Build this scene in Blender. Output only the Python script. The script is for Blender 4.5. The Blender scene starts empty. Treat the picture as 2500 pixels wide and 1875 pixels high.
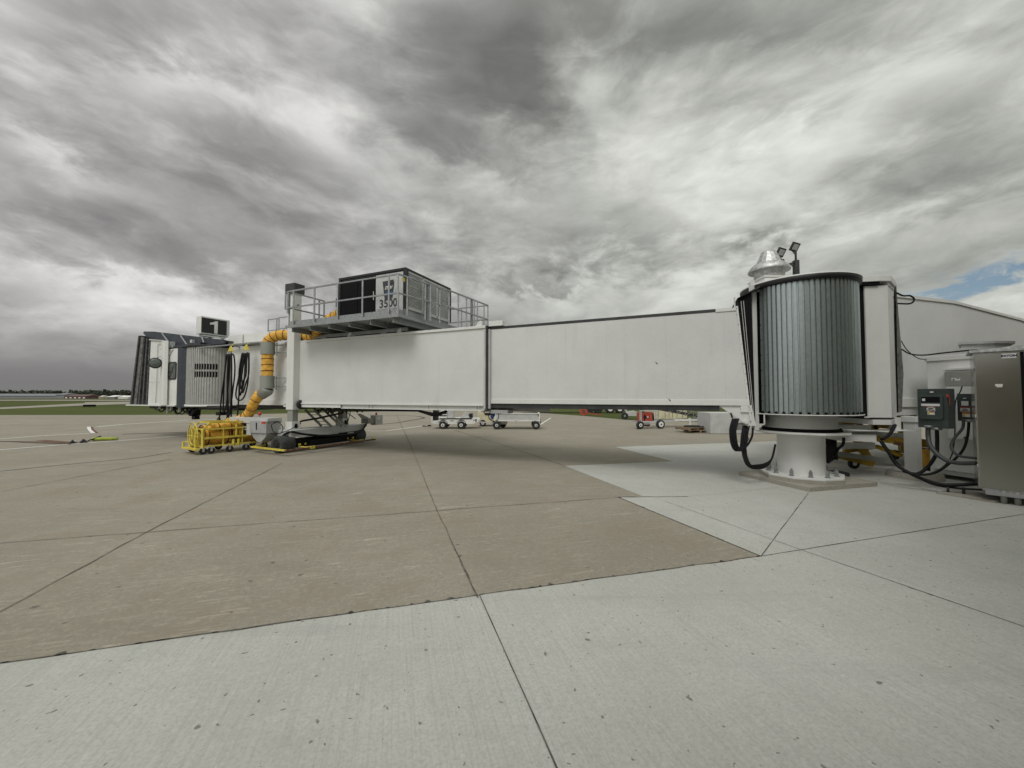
import bpy, bmesh, math, random
from mathutils import Vector, Matrix, noise
random.seed(7)
R = math.radians
scene = bpy.context.scene
col = scene.collection

# ------------------------------------------------------------------ camera
F, CAMH, HOR = 938.0, 2.0, 968.0          # focal length in photo pixels, eye height, horizon row
PITCH = math.atan((HOR - 937.5) / F)
cam_d = bpy.data.cameras.new('camera'); cam = bpy.data.objects.new('camera', cam_d); col.objects.link(cam)
cam_d.sensor_width = 36.0; cam_d.lens = 36.0 * F / 2500.0
cam_d.clip_start = 0.05; cam_d.clip_end = 6000
cam.location = (0, 0, CAMH); cam.rotation_euler = (math.pi / 2 + PITCH, 0, 0)
scene.camera = cam

# ------------------------------------------------------------------ sun and sky
SUN_EL, SUN_AZ = 52, 200                    # degrees; azimuth from +Y clockwise
sun_d = bpy.data.lights.new('sun', 'SUN'); sun = bpy.data.objects.new('sun', sun_d); col.objects.link(sun)
sun_d.energy = 1.25; sun_d.angle = R(26); sun_d.color = (1.0, 0.975, 0.93)
_dir = Vector((math.sin(R(SUN_AZ)) * math.cos(R(SUN_EL)), math.cos(R(SUN_AZ)) * math.cos(R(SUN_EL)), math.sin(R(SUN_EL))))
sun.rotation_euler = _dir.to_track_quat('Z', 'Y').to_euler()
scene.view_settings.view_transform = 'Standard'; scene.view_settings.look = 'None'
scene.view_settings.gamma = 1; scene.view_settings.exposure = 0.16

class NT:
    """small helper to write node trees as expressions"""
    def __init__(s, nt): s.nt = nt
    def n(s, t, **k):
        x = s.nt.nodes.new(t)
        for a, b in k.items(): setattr(x, a, b)
        return x
    def put(s, sock, v):
        if isinstance(v, bpy.types.NodeSocket): s.nt.links.new(v, sock)
        elif v is not None: sock.default_value = v
    def m(s, op, a, b=None, c=None, clamp=False):
        x = s.n('ShaderNodeMath', operation=op); x.use_clamp = clamp
        s.put(x.inputs[0], a); s.put(x.inputs[1], b)
        if c is not None: s.put(x.inputs[2], c)
        return x.outputs[0]
    def v(s, op, a, b=None, scale=None):
        x = s.n('ShaderNodeVectorMath', operation=op); s.put(x.inputs[0], a); s.put(x.inputs[1], b)
        if scale is not None: s.put(x.inputs[3], scale)
        return x.outputs[1] if op in ('LENGTH', 'DISTANCE', 'DOT_PRODUCT') else x.outputs[0]
    def noise(s, vec, scale, detail=4, rough=0.5, dist=0.0, dim='3D'):
        x = s.n('ShaderNodeTexNoise', noise_dimensions=dim); s.put(x.inputs['Vector'], vec)
        x.inputs['Scale'].default_value = scale; x.inputs['Detail'].default_value = detail
        x.inputs['Roughness'].default_value = rough; x.inputs['Distortion'].default_value = dist
        return x.outputs['Fac'], x.outputs['Color']
    def ramp(s, fac, pts, interp='LINEAR'):
        x = s.n('ShaderNodeValToRGB'); s.put(x.inputs[0], fac); r = x.color_ramp; r.interpolation = interp
        while len(r.elements) < len(pts): r.elements.new(0.5)
        for e, (p, c) in zip(r.elements, pts):
            e.position = p; e.color = (c, c, c, 1) if isinstance(c, (int, float)) else tuple(c) + (1,)
        return x.outputs[0]
    def mix(s, f, a, b, blend='MIX'):
        x = s.n('ShaderNodeMix', data_type='RGBA', blend_type=blend); s.put(x.inputs[0], f)
        s.put(x.inputs[6], a if isinstance(a, bpy.types.NodeSocket) else tuple(a) + (1,))
        s.put(x.inputs[7], b if isinstance(b, bpy.types.NodeSocket) else tuple(b) + (1,))
        return x.outputs[2]
    def ss(s, x, a, b):
        y = s.n('ShaderNodeMapRange', interpolation_type='SMOOTHSTEP'); s.put(y.inputs[0], x)
        s.put(y.inputs[1], a); s.put(y.inputs[2], b); return y.outputs[0]
    def comb(s, x, y, z):
        c = s.n('ShaderNodeCombineXYZ'); s.put(c.inputs[0], x); s.put(c.inputs[1], y); s.put(c.inputs[2], z); return c.outputs[0]
    def sep(s, v):
        c = s.n('ShaderNodeSeparateXYZ'); s.put(c.inputs[0], v); return c.outputs

world = bpy.data.worlds.new('World'); scene.world = world; world.use_nodes = True
wn = world.node_tree; wn.nodes.clear(); T = NT(wn)
def build_sky():
    sky = T.n('ShaderNodeTexSky', sky_type='NISHITA'); sky.sun_disc = False
    sky.sun_elevation = R(SUN_EL); sky.sun_rotation = R(SUN_AZ); sky.air_density = 1.2; sky.dust_density = 1.0
    d = T.v('NORMALIZE', T.n('ShaderNodeTexCoord').outputs['Generated'])
    x, y, z = T.sep(d)
    zz = T.m('ADD', T.m('MAXIMUM', z, 0.0), 0.50)
    P = T.comb(T.m('DIVIDE', x, zz), T.m('DIVIDE', y, zz), T.m('MULTIPLY', z, 2.0))
    wcol = T.noise(P, 1.8, 3, 0.5)[1]
    W = T.v('ADD', P, T.v('SCALE', T.v('SUBTRACT', wcol, (0.5, 0.5, 0.5)), scale=0.22))
    wc2 = T.noise(P, 7.0, 3, 0.5)[1]
    W2 = T.v('ADD', W, T.v('SCALE', T.v('SUBTRACT', wc2, (0.5, 0.5, 0.5)), scale=0.07))
    def layer(v, off, sc, stretch, det, rg): return T.noise(T.v('ADD', T.v('MULTIPLY', v, stretch), off), sc, det, rg)[0]
    big = layer(W, (3.1, 7.7, 0), 1.7, (1.0, 0.9, 1), 3, 0.5)
    mid = layer(W2, (11.3, 2.9, 0), 3.4, (1.0, 0.9, 1), 8, 0.56)
    mid_l = layer(W2, (11.29, 2.93, 0), 3.4, (1.0, 0.9, 1), 8, 0.56)
    fine = layer(W2, (5.0, 1.0, 4.0), 10.0, (1.0, 0.9, 1), 6, 0.6)
    relief = T.m('SUBTRACT', mid, mid_l)
    # where the sky is thick and thin, by bearing (x/y) and height (z/y) ahead of the bridge
    ahead = T.ss(y, 0.05, 0.35); yy = T.m('MAXIMUM', y, 0.08)
    qu = T.m('ADD', T.m('DIVIDE', x, yy), T.m('MULTIPLY', T.m('SUBTRACT', mid, 0.5), 0.5))
    qv = T.m('ADD', T.m('DIVIDE', z, yy), T.m('MULTIPLY', T.m('SUBTRACT', fine, 0.5), 0.22))
    def blob(cx, cy, sx, sy, rot=0.0):
        cx = (cx - 1250) / F; cy = (HOR - cy) / F; sx /= F; sy /= F
        c, s_ = math.cos(R(rot)), math.sin(R(rot))
        dx, dy = T.m('SUBTRACT', qu, cx), T.m('SUBTRACT', qv, cy)
        a = T.m('DIVIDE', T.m('ADD', T.m('MULTIPLY', dx, c), T.m('MULTIPLY', dy, s_)), sx)
        b = T.m('DIVIDE', T.m('SUBTRACT', T.m('MULTIPLY', dy, c), T.m('MULTIPLY', dx, s_)), sy)
        return T.m('MULTIPLY', T.m('POWER', 2.718, T.m('MULTIPLY', T.m('ADD', T.m('MULTIPLY', a, a), T.m('MULTIPLY', b, b)), -1.0)), ahead)
    dens = T.m('ADD', T.m('MULTIPLY', big, 0.57), T.m('MULTIPLY', mid, 0.70))
    dens = T.m('ADD', T.m('SUBTRACT', dens, 0.14), T.m('MULTIPLY', T.m('SUBTRACT', fine, 0.5), 0.38))
    for amt, b in SKY_MASSES:
        dens = T.m('ADD', dens, T.m('MULTIPLY', blob(*b), amt))
    lum = T.ramp(dens, [(0.18, 0.63), (0.34, 0.53), (0.45, 0.40), (0.55, 0.30), (0.67, 0.215), (0.90, 0.14)])
    lum = T.m('MULTIPLY', lum, T.m('ADD', 1.0, T.m('MULTIPLY', relief, 1.6)))
    lowleft = T.m('MULTIPLY', T.m('SUBTRACT', 1.0, T.ss(z, 0.02, 0.17)), T.m('SUBTRACT', 1.0, T.ss(x, -0.68, -0.38)))
    lum = T.m('ADD', T.m('MULTIPLY', lum, T.m('SUBTRACT', 1.0, lowleft)), T.m('MULTIPLY', lowleft, 0.165))
    lowright = T.m('MULTIPLY', T.m('MULTIPLY', T.m('SUBTRACT', 1.0, T.ss(z, 0.0, 0.16)), T.ss(x, -0.5, 0.2)), 0.5)
    lum = T.m('ADD', T.m('MULTIPLY', lum, T.m('SUBTRACT', 1.0, lowright)), T.m('MULTIPLY', lowright, 0.62))
    tint = T.mix(T.ss(x, -0.7, 0.5), (0.98, 0.965, 0.955), (0.955, 0.985, 0.905))
    # the cloud is thinner overhead and on the sun's side, behind the viewer
    lum = T.m('MULTIPLY', lum, T.m('ADD', T.m('ADD', 1.0, T.m('MULTIPLY', T.ss(y, 0.15, -0.5), 0.8)), T.m('MULTIPLY', T.ss(z, 0.72, 0.95), 0.6)))
    cl = T.v('SCALE', tint, scale=lum)
    hole = T.m('MULTIPLY', blob(2400, 672, 230, 22, 20), 1.2, clamp=True)
    hole = T.m('MAXIMUM', hole, T.m('MULTIPLY', blob(2300, 700, 90, 10, 18), 0.9, clamp=True))
    hole = T.m('MULTIPLY', hole, T.ss(fine, 0.2, 0.5))
    bg1 = T.n('ShaderNodeBackground'); wn.links.new(cl, bg1.inputs[0]); bg1.inputs[1].default_value = SKY_GAIN
    bg2 = T.n('ShaderNodeBackground'); wn.links.new(sky.outputs[0], bg2.inputs[0]); bg2.inputs[1].default_value = 0.062
    mx = T.n('ShaderNodeMixShader'); T.put(mx.inputs[0], hole); wn.links.new(bg1.outputs[0], mx.inputs[1]); wn.links.new(bg2.outputs[0], mx.inputs[2])
    out = T.n('ShaderNodeOutputWorld'); wn.links.new(mx.outputs[0], out.inputs[0])
SKY_GAIN = 1.12
SKY_MASSES = ((0.38, (1150, 220, 170, 110)), (0.28, (1260, 100, 110, 120)), (0.20, (1060, 60, 120, 100)), (0.16, (1330, 120, 70, 130, 30)), (0.16, (1090, 340, 160, 40, -20)), (-0.24, (1490, 190, 110, 130)), (-0.12, (1520, 420, 240, 90)),
              (-0.18, (450, 190, 200, 55, -18)), (-0.14, (700, 260, 200, 60, -30)), (-0.20, (110, 380, 140, 45, -30)), (0.14, (620, 330, 200, 90, -25)), (0.12, (250, 520, 300, 70, -10)),
              (0.10, (900, 520, 300, 120)), (-0.12, (1550, 700, 420, 60)), (-0.08, (1250, 740, 200, 40)), (0.12, (1500, 560, 260, 60, 15)), (-0.16, (200, 690, 260, 50, -10)), (0.12, (500, 640, 260, 60)),
              (0.20, (1850, 570, 75, 22, 15)), (0.13, (1325, 690, 50, 12, 5)), (-0.14, (1950, 350, 260, 70, 20)), (0.12, (2200, 300, 300, 60, 25)), (-0.12, (2250, 130, 220, 90)), (0.10, (1850, 60, 300, 50)),
              (-0.12, (2200, 560, 300, 60, 12)), (0.10, (100, 60, 260, 80)))
build_sky()
world.cycles.sampling_method = 'MANUAL'; world.cycles.sample_map_resolution = 1024

# ------------------------------------------------------------------ measuring: from a picture point to a point of the place
_c, _s = math.cos(PITCH), math.sin(PITCH)
def ray(x, y):
    u, v = (x - 1250) / F, (937.5 - y) / F
    return (u, _c - v * _s, _s + v * _c)
def g(x, y, z=0.0):
    a = ray(x, y); t = (z - CAMH) / a[2]; return (a[0] * t, a[1] * t)
def at(x, y, Y):
    a = ray(x, y); t = Y / a[1]; return Vector((a[0] * t, Y, CAMH + a[2] * t))

# ------------------------------------------------------------------ materials
MATS = {}
def mat(name, base, rough=0.6, metal=0.0, var=0.12, scale=3.0, streak=0.0, bump=0.0, bscale=40.0, tint=None, spec=0.5, speck=0.0, rvar=0.1, coat=0.0):
    """painted or metal surface: patchy tone, optional vertical streaks of weathering, fine specks and bump, in place coordinates"""
    m = bpy.data.materials.new(name); m.use_nodes = True; nt = m.node_tree; nt.nodes.clear(); N = NT(nt)
    p = N.n('ShaderNodeBsdfPrincipled'); o = N.n('ShaderNodeOutputMaterial'); nt.links.new(p.outputs[0], o.inputs[0])
    pos = N.n('ShaderNodeNewGeometry').outputs['Position']
    f1, _ = N.noise(pos, scale, 6, 0.6)
    dark = tuple(c * (1 - var * 2) for c in base); lite = tuple(min(1, c * (1 + var)) for c in base)
    if tint: dark = tint
    c = N.mix(N.ss(f1, 0.3, 0.7), dark, lite)
    if streak:
        f2, _ = N.noise(N.v('MULTIPLY', pos, (1, 1, 0.07)), 5.0, 5, 0.65)
        f3, _ = N.noise(pos, 0.9, 3, 0.5)
        k = N.m('MULTIPLY', N.ss(f2, 0.5, 0.72), N.m('MULTIPLY', N.ss(f3, 0.35, 0.7), streak))
        c = N.mix(k, c, tuple(x * y for x, y in zip(base, (0.55, 0.52, 0.44))))
    if speck:
        f4, _ = N.noise(pos, 60, 2, 0.5)
        c = N.mix(N.m('MULTIPLY', N.ss(f4, 0.62, 0.72), speck), c, tuple(x * 0.4 for x in base))
    N.put(p.inputs['Base Color'], c); p.inputs['Metallic'].default_value = metal
    N.put(p.inputs['Roughness'], N.m('ADD', rough - rvar / 2, N.m('MULTIPLY', f1, rvar), clamp=True))
    p.inputs['Specular IOR Level'].default_value = spec
    if coat: p.inputs['Coat Weight'].default_value = coat
    if bump:
        b = N.n('ShaderNodeBump'); b.inputs['Strength'].default_value = bump; b.inputs['Distance'].default_value = 0.01
        fb, _ = N.noise(pos, bscale, 5, 0.6); N.put(b.inputs['Height'], fb); nt.links.new(b.outputs[0], p.inputs['Normal'])
    MATS[name] = m; return m
mat('white_paint', (0.68, 0.69, 0.665), 0.5, var=0.03, scale=1.3, streak=0.25, bump=0.25, bscale=9, speck=0.12)
mat('panel_white', (0.63, 0.645, 0.625), 0.55, var=0.03, scale=0.8, streak=0.18, bump=0.35, bscale=7, speck=0.35)
mat('grey_paint', (0.36, 0.37, 0.37), 0.5, var=0.06, streak=0.3, bump=0.1)
mat('lightgrey_paint', (0.50, 0.51, 0.50), 0.5, var=0.05, streak=0.35, bump=0.1)
mat('clamp_grey', (0.27, 0.28, 0.25), 0.5, var=0.05, streak=0.15)
mat('galvanised', (0.34, 0.36, 0.36), 0.5, metal=0.55, var=0.16, scale=22, streak=0.3, bump=0.15, bscale=60)
mat('galvanised_bright', (0.56, 0.57, 0.56), 0.55, metal=0.8, var=0.16, scale=14, bump=0.3, bscale=12)
mat('curtain_steel', (0.44, 0.50, 0.495), 0.38, metal=0.9, var=0.05, scale=16, streak=0.5, bump=0.12, bscale=80)
mat('cab_curtain', (0.42, 0.42, 0.40), 0.5, metal=0.3, var=0.06, scale=5, streak=0.4)
mat('stainless', (0.46, 0.46, 0.41), 0.20, metal=1.0, var=0.02, scale=1.5, bump=0.04, bscale=3)
mat('dark_trim', (0.035, 0.037, 0.037), 0.55, var=0.2)
mat('black', (0.012, 0.012, 0.013), 0.5, var=0.2)
mat('matt_black', (0.006, 0.006, 0.007), 0.85, var=0.1, spec=0.2)
mat('rubber', (0.022, 0.022, 0.023), 0.75, var=0.3, scale=12, bump=0.3, bscale=60)
mat('solid_tyre', (0.05, 0.055, 0.053), 0.8, var=0.25, scale=8, bump=0.3)
mat('cable', (0.007, 0.0065, 0.008), 0.6, var=0.2, scale=20, spec=0.3)
mat('navy_grey', (0.036, 0.044, 0.056), 0.5, var=0.15, scale=4, streak=0.3)
mat('bellows_fabric', (0.085, 0.085, 0.088), 0.85, var=0.3, scale=9, bump=0.4)
mat('canvas', (0.16, 0.16, 0.15), 0.9, var=0.2, scale=9, bump=0.6, bscale=14)
mat('yellow_paint', (0.66, 0.54, 0.08), 0.5, var=0.14, scale=9, streak=0.5, speck=0.3)
mat('ochre_paint', (0.40, 0.27, 0.03), 0.5, var=0.12, scale=9, streak=0.5)
mat('duct_fabric', (0.74, 0.41, 0.06), 0.75, var=0.14, scale=7, bump=1.0, bscale=26)
mat('duct_band', (0.10, 0.014, 0.012), 0.7, var=0.1)
mat('lime_paint', (0.33, 0.40, 0.05), 0.6, var=0.15)
mat('red_plastic', (0.55, 0.03, 0.02), 0.35)
mat('engine_red', (0.42, 0.07, 0.045), 0.5, var=0.15, scale=8)
mat('blue_plastic', (0.03, 0.10, 0.38), 0.5)
mat('rust_steel', (0.15, 0.075, 0.04), 0.7, var=0.3, scale=8)
mat('pallet_wood', (0.25, 0.18, 0.115), 0.85, var=0.25, scale=12, bump=0.5)
mat('cream_paint', (0.60, 0.55, 0.38), 0.6, var=0.08)
mat('panel_green', (0.055, 0.072, 0.068), 0.45, var=0.1, scale=6)
mat('sign_black', (0.008, 0.008, 0.008), 0.35)
mat('label_white', (0.75, 0.75, 0.72), 0.5, var=0.04)
mat('label_orange', (0.62, 0.23, 0.03), 0.5)
mat('logo_grey', (0.04, 0.05, 0.055), 0.5)
mat('logo_blue', (0.02, 0.17, 0.5), 0.5)
mat('navy_ink', (0.012, 0.016, 0.08), 0.5)
mat('cab_glass', (0.10, 0.115, 0.105), 0.12, var=0.1, scale=2)
mat('mirror_glass', (0.6, 0.6, 0.6), 0.05, metal=1.0)
mat('brick', (0.27, 0.25, 0.19), 0.85, var=0.2, scale=6, bump=0.4)
mat('shed_grey', (0.20, 0.21, 0.22), 0.7)
mat('shed_red', (0.13, 0.075, 0.07), 0.7)
mat('bark', (0.07, 0.055, 0.04), 0.9, bump=0.5)
mat('white_line', (0.78, 0.78, 0.74), 0.7, var=0.12, scale=14, speck=0.3)
mat('maroon_line', (0.16, 0.06, 0.05), 0.7, var=0.2, scale=14)
mat('joint_seal', (0.115, 0.107, 0.094), 0.9, var=0.4, scale=5)
mat('old_joint', (0.15, 0.135, 0.112), 0.9, var=0.3, scale=5)
mat('tyre_mark', (0.075, 0.068, 0.06), 0.85, var=0.3, scale=7)

def concrete(name, base, dark, brushed, pits, brown_patches, scuff):
    m = bpy.data.materials.new(name); m.use_nodes = True; nt = m.node_tree; nt.nodes.clear(); N = NT(nt)
    p = N.n('ShaderNodeBsdfPrincipled'); o = N.n('ShaderNodeOutputMaterial'); nt.links.new(p.outputs[0], o.inputs[0])
    pos0 = N.n('ShaderNodeNewGeometry').outputs['Position']
    rot = N.n('ShaderNodeVectorRotate', rotation_type='Z_AXIS'); N.put(rot.inputs['Vector'], pos0); rot.inputs['Angle'].default_value = R(-16.5)
    pos = rot.outputs[0]
    a, _ = N.noise(pos, 0.35, 5, 0.6); b, _ = N.noise(pos, 2.2, 8, 0.7); c_, _ = N.noise(pos, 45, 4, 0.75)
    c = N.mix(N.ss(a, 0.3, 0.7), dark, base)
    c = N.mix(N.m('MULTIPLY', N.ss(b, 0.42, 0.75), 0.5), c, tuple(x * 0.78 for x in base))
    c = N.mix(N.m('MULTIPLY', N.ss(c_, 0.40, 0.70), 0.45), c, tuple(x * 0.52 for x in base)); e_, _ = N.noise(pos, 16, 5, 0.8); c = N.mix(N.m('MULTIPLY', N.ss(e_, 0.48, 0.68), 0.22 if brushed else 0.5), c, tuple(min(1, x * 1.25) for x in base))
    if scuff:   # each slab was poured separately and has its own tone
        ox, oy = (-0.33 * math.cos(R(16.5)) + 3.95 * math.sin(R(16.5))), (0.33 * math.sin(R(16.5)) + 3.95 * math.cos(R(16.5))) + 3.1
        q = N.sep(pos); wn_ = N.n('ShaderNodeTexWhiteNoise'); N.put(wn_.inputs['Vector'], N.comb(N.m('FLOOR', N.m('DIVIDE', N.m('SUBTRACT', q[0], ox), 4.6)), N.m('FLOOR', N.m('DIVIDE', N.m('SUBTRACT', q[1], oy), 4.6)), 0.0))
        sc1, _ = N.noise(pos, 5.5, 9, 0.82, 2.2); c = N.mix(N.m('MULTIPLY', N.ss(sc1, 0.56, 0.68), 0.35), c, tuple(min(1, x * 1.35) for x in base)); c = N.mix(N.m('MULTIPLY', N.ss(sc1, 0.46, 0.34), 0.35), c, tuple(x * 0.7 for x in base))
        c = N.mix(N.m('MULTIPLY', wn_.outputs['Value'], 0.5), c, tuple(x * 0.78 for x in base))
    # long smears left by traffic and rain
    sm, _ = N.noise(N.v('MULTIPLY', pos0, (0.22, 2.0, 1)), 1.0, 7, 0.65)
    c = N.mix(N.m('MULTIPLY', N.ss(sm, 0.52, 0.75), 0.42), c, tuple(x * 0.62 for x in base))
    if brown_patches:
        d, _ = N.noise(pos, 0.9, 6, 0.7)
        c = N.mix(N.m('MULTIPLY', N.ss(d, 0.48, 0.66), 0.5), c, (0.26, 0.215, 0.16))
    if scuff:
        w, _ = N.noise(N.v('MULTIPLY', pos, (0.6, 5.0, 1)), 2.6, 6, 0.8, 1.2)
        w2, _ = N.noise(pos, 0.8, 3, 0.5)
        c = N.mix(N.m('MULTIPLY', N.m('MULTIPLY', N.ss(w, 0.53, 0.66), N.ss(w2, 0.38, 0.58)), 0.6), c, tuple(min(1, x * 1.5) for x in base))
    h = c_
    if brushed:
        l, _ = N.noise(N.v('MULTIPLY', pos, (60, 0.9, 1)), 1.0, 3, 0.6)
        c = N.mix(N.m('MULTIPLY', N.ss(l, 0.42, 0.7), 0.32), c, tuple(x * 0.6 for x in base))
        h = N.m('ADD', N.m('MULTIPLY', l, 0.8), N.m('MULTIPLY', c_, 0.5))
    if pits:
        for sc, thr, lim in ((3.0, 0.046, 0.52), (6.5, 0.060, 0.62)) if brushed else ((2.2, 0.055, 0.75),):
            vo = N.n('ShaderNodeTexVoronoi', voronoi_dimensions='2D'); N.put(vo.inputs['Vector'], N.v('ADD', pos, N.v('SCALE', N.noise(pos, 9, 3, 0.6)[1], scale=0.12))); vo.inputs['Scale'].default_value = sc
            flat = N.sep(vo.outputs['Color'])
            on = N.m('GREATER_THAN', flat[0], lim)
            rad = N.m('ADD', thr * 0.3, N.m('MULTIPLY', flat[1], thr * 0.8))
            k = N.m('MULTIPLY', on, N.m('SUBTRACT', 1.0, N.ss(N.m('DIVIDE', vo.outputs['Distance'], N.m('ADD', rad, 0.01)), 0.6, 1.0)))
            c = N.mix(N.m('MULTIPLY', k, 0.68), c, (0.09, 0.085, 0.072))
    N.put(p.inputs['Base Color'], c); p.inputs['Roughness'].default_value = 0.85; p.inputs['Specular IOR Level'].default_value = 0.3
    bp = N.n('ShaderNodeBump'); bp.inputs['Strength'].default_value = 0.35; bp.inputs['Distance'].default_value = 0.004
    N.put(bp.inputs['Height'], h); nt.links.new(bp.outputs[0], p.inputs['Normal'])
    MATS[name] = m
concrete('old_concrete', (0.33, 0.307, 0.248), (0.265, 0.242, 0.188), False, True, True, True)
concrete('new_concrete', (0.53, 0.537, 0.50), (0.45, 0.455, 0.41), True, True, False, False)
concrete('pad_concrete', (0.40, 0.385, 0.33), (0.33, 0.31, 0.265), False, False, True, False)
concrete('taxi_concrete', (0.34, 0.315, 0.27), (0.29, 0.265, 0.225), False, False, False, False)

def grass_mat():
    m = bpy.data.materials.new('grass'); m.use_nodes = True; nt = m.node_tree; nt.nodes.clear(); N = NT(nt)
    p = N.n('ShaderNodeBsdfPrincipled'); o = N.n('ShaderNodeOutputMaterial'); nt.links.new(p.outputs[0], o.inputs[0])
    pos = N.n('ShaderNodeNewGeometry').outputs['Position']
    a, _ = N.noise(N.v('MULTIPLY', pos, (0.02, 0.06, 1)), 1, 6, 0.65); b, _ = N.noise(pos, 1.4, 6, 0.7)
    c = N.mix(N.ss(a, 0.35, 0.65), (0.040, 0.062, 0.014), (0.078, 0.096, 0.024))
    c = N.mix(N.m('MULTIPLY', b, 0.5), c, (0.10, 0.105, 0.035))
    y = N.sep(pos)[1]
    c = N.mix(N.m('MULTIPLY', N.ss(y, 120, 260), 0.75), c, (0.105, 0.10, 0.052))   # dry meadow beyond the mown strip
    N.put(p.inputs['Base Color'], c); p.inputs['Roughness'].default_value = 0.95; p.inputs['Specular IOR Level'].default_value = 0.1
    MATS['grass'] = m
grass_mat()
def leaf_mat():
    m = mat('foliage', (0.05, 0.062, 0.04), 0.9, var=0.3, scale=0.15); return m
leaf_mat()

# ------------------------------------------------------------------ mesh building
def ident(x, y, z): return Vector((x, y, z))
def frame(ox, oy, dx, dy, oz=0.0):
    l = math.hypot(dx, dy); dx /= l; dy /= l
    return lambda x, y, z: Vector((ox + x * dx - y * dy, oy + x * dy + y * dx, oz + z))
class MB:
    def __init__(s, fr=ident): s.v = []; s.f = []; s.sm = []; s.fr = fr
    def add(s, vs, fs, smooth=False, raw=False):
        o = len(s.v); s.v += [Vector(v) if raw else s.fr(*v) for v in vs]
        s.f += [tuple(i + o for i in f) for f in fs]; s.sm += [smooth] * len(fs); return s
    def box(s, x0, x1, y0, y1, z0, z1):
        return s.add([(x, y, z) for z in (z0, z1) for x, y in ((x0, y0), (x1, y0), (x1, y1), (x0, y1))],
                     [(0, 3, 2, 1), (4, 5, 6, 7), (0, 1, 5, 4), (1, 2, 6, 5), (2, 3, 7, 6), (3, 0, 4, 7)])
    def prism(s, poly, a, b, axis='z'):
        """extrude a 2D outline; axis z: (x,y), axis y: (x,z), axis x: (y,z)"""
        n = len(poly); k = {'z': lambda p, h: (p[0], p[1], h), 'y': lambda p, h: (p[0], h, p[1]), 'x': lambda p, h: (h, p[0], p[1])}[axis]
        return s.add([k(p, a) for p in poly] + [k(p, b) for p in poly],
                     [tuple(range(n))[::-1], tuple(range(n, 2 * n))] + [(i, (i + 1) % n, n + (i + 1) % n, n + i) for i in range(n)])
    def bar(s, p, q, w=0.05, h=None, up=(0, 0, 1)):
        h = h or w; p, q = s.fr(*p), s.fr(*q); d = (q - p).normalized(); u = Vector(up)
        if abs(d.dot(u)) > 0.98: u = Vector((1, 0, 0))
        r = d.cross(u).normalized() * (w / 2); u = r.cross(d).normalized() * (h / 2)
        vs = [c + a * r + b * u for c in (p, q) for a, b in ((-1, -1), (1, -1), (1, 1), (-1, 1))]
        return s.add(vs, [(0, 3, 2, 1), (4, 5, 6, 7), (0, 1, 5, 4), (1, 2, 6, 5), (2, 3, 7, 6), (3, 0, 4, 7)], raw=True)
    def tube(s, pts, r=0.02, seg=8, caps=True, raw=False):
        P = [Vector(p) if raw else s.fr(*p) for p in pts]; n = len(P)
        rr = r if isinstance(r, (list, tuple)) else [r] * n
        t0 = (P[1] - P[0]).normalized(); u = t0.orthogonal().normalized(); vs = []
        for i in range(n):
            t = ((P[min(i + 1, n - 1)] - P[max(i - 1, 0)])).normalized()
            u = (u - t * u.dot(t)).normalized(); w = t.cross(u)
            for k in range(seg):
                a = 2 * math.pi * k / seg; vs.append(P[i] + (u * math.cos(a) + w * math.sin(a)) * rr[i])
        fs = [(i * seg + k, i * seg + (k + 1) % seg, (i + 1) * seg + (k + 1) % seg, (i + 1) * seg + k) for i in range(n - 1) for k in range(seg)]
        s.add(vs, fs, smooth=seg > 6, raw=True)
        if caps:
            o = len(s.v) - len(vs); s.f += [tuple(o + k for k in range(seg))[::-1], tuple(o + (n - 1) * seg + k for k in range(seg))]; s.sm += [False, False]
        return s
    def cyl(s, p, q, r, seg=24, r2=None):
        return s.tube([p, q], [r, r if r2 is None else r2], seg)
    def lathe(s, c, prof, seg=40, a0=0, a1=360, smooth=True):
        full = abs(a1 - a0) >= 360; m = seg if full else seg + 1; vs = []
        for k in range(m):
            a = R(a0 + (a1 - a0) * k / seg)
            vs += [(c[0] + r * math.cos(a), c[1] + r * math.sin(a), z) for r, z in prof]
        n = len(prof); fs = []
        for k in range(seg):
            j = (k + 1) % m
            fs += [(k * n + i, j * n + i, j * n + i + 1, k * n + i + 1) for i in range(n - 1)]
        return s.add(vs, fs, smooth)
    def build(s, name, material, parent=None, bevel=0.0, origin=None):
        me = bpy.data.meshes.new(name); org = Vector((0, 0, 0)); r = parent
        while r is not None: org += r.location; r = r.parent
        o = bpy.data.objects.new(name, me)
        if parent is None:
            if origin is None:
                xs = [v.x for v in s.v]; ys = [v.y for v in s.v]
                origin = Vector(((min(xs) + max(xs)) / 2, (min(ys) + max(ys)) / 2, min(v.z for v in s.v)))
            o.location = origin; org = Vector(origin)
        me.from_pydata([v - org for v in s.v], [], s.f); me.update()
        for p, k in zip(me.polygons, s.sm): p.use_smooth = k
        me.materials.append(MATS[material] if isinstance(material, str) else material)
        col.objects.link(o); o.parent = parent
        if bevel:
            b = o.modifiers.new('bevel', 'BEVEL'); b.width = bevel; b.segments = 2; b.limit_method = 'ANGLE'; b.angle_limit = R(40)
        return o
def spline(pts, n=8):
    P = [Vector(p) for p in pts]; P = [2 * P[0] - P[1]] + P + [2 * P[-1] - P[-2]]; out = []
    for i in range(1, len(P) - 2):
        a, b, c, d = P[i - 1:i + 3]
        for k in range(n):
            t = k / n; out.append(0.5 * ((2 * b) + (c - a) * t + (2 * a - 5 * b + 4 * c - d) * t * t + (3 * b - a - 3 * c + d) * t ** 3))
    out.append(P[-2]); return out
def tag(o, label=None, cat=None, group=None, kind=None):
    if label: o['label'] = label
    if cat: o['category'] = cat
    if group: o['group'] = group
    if kind: o['kind'] = kind
    return o
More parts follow.
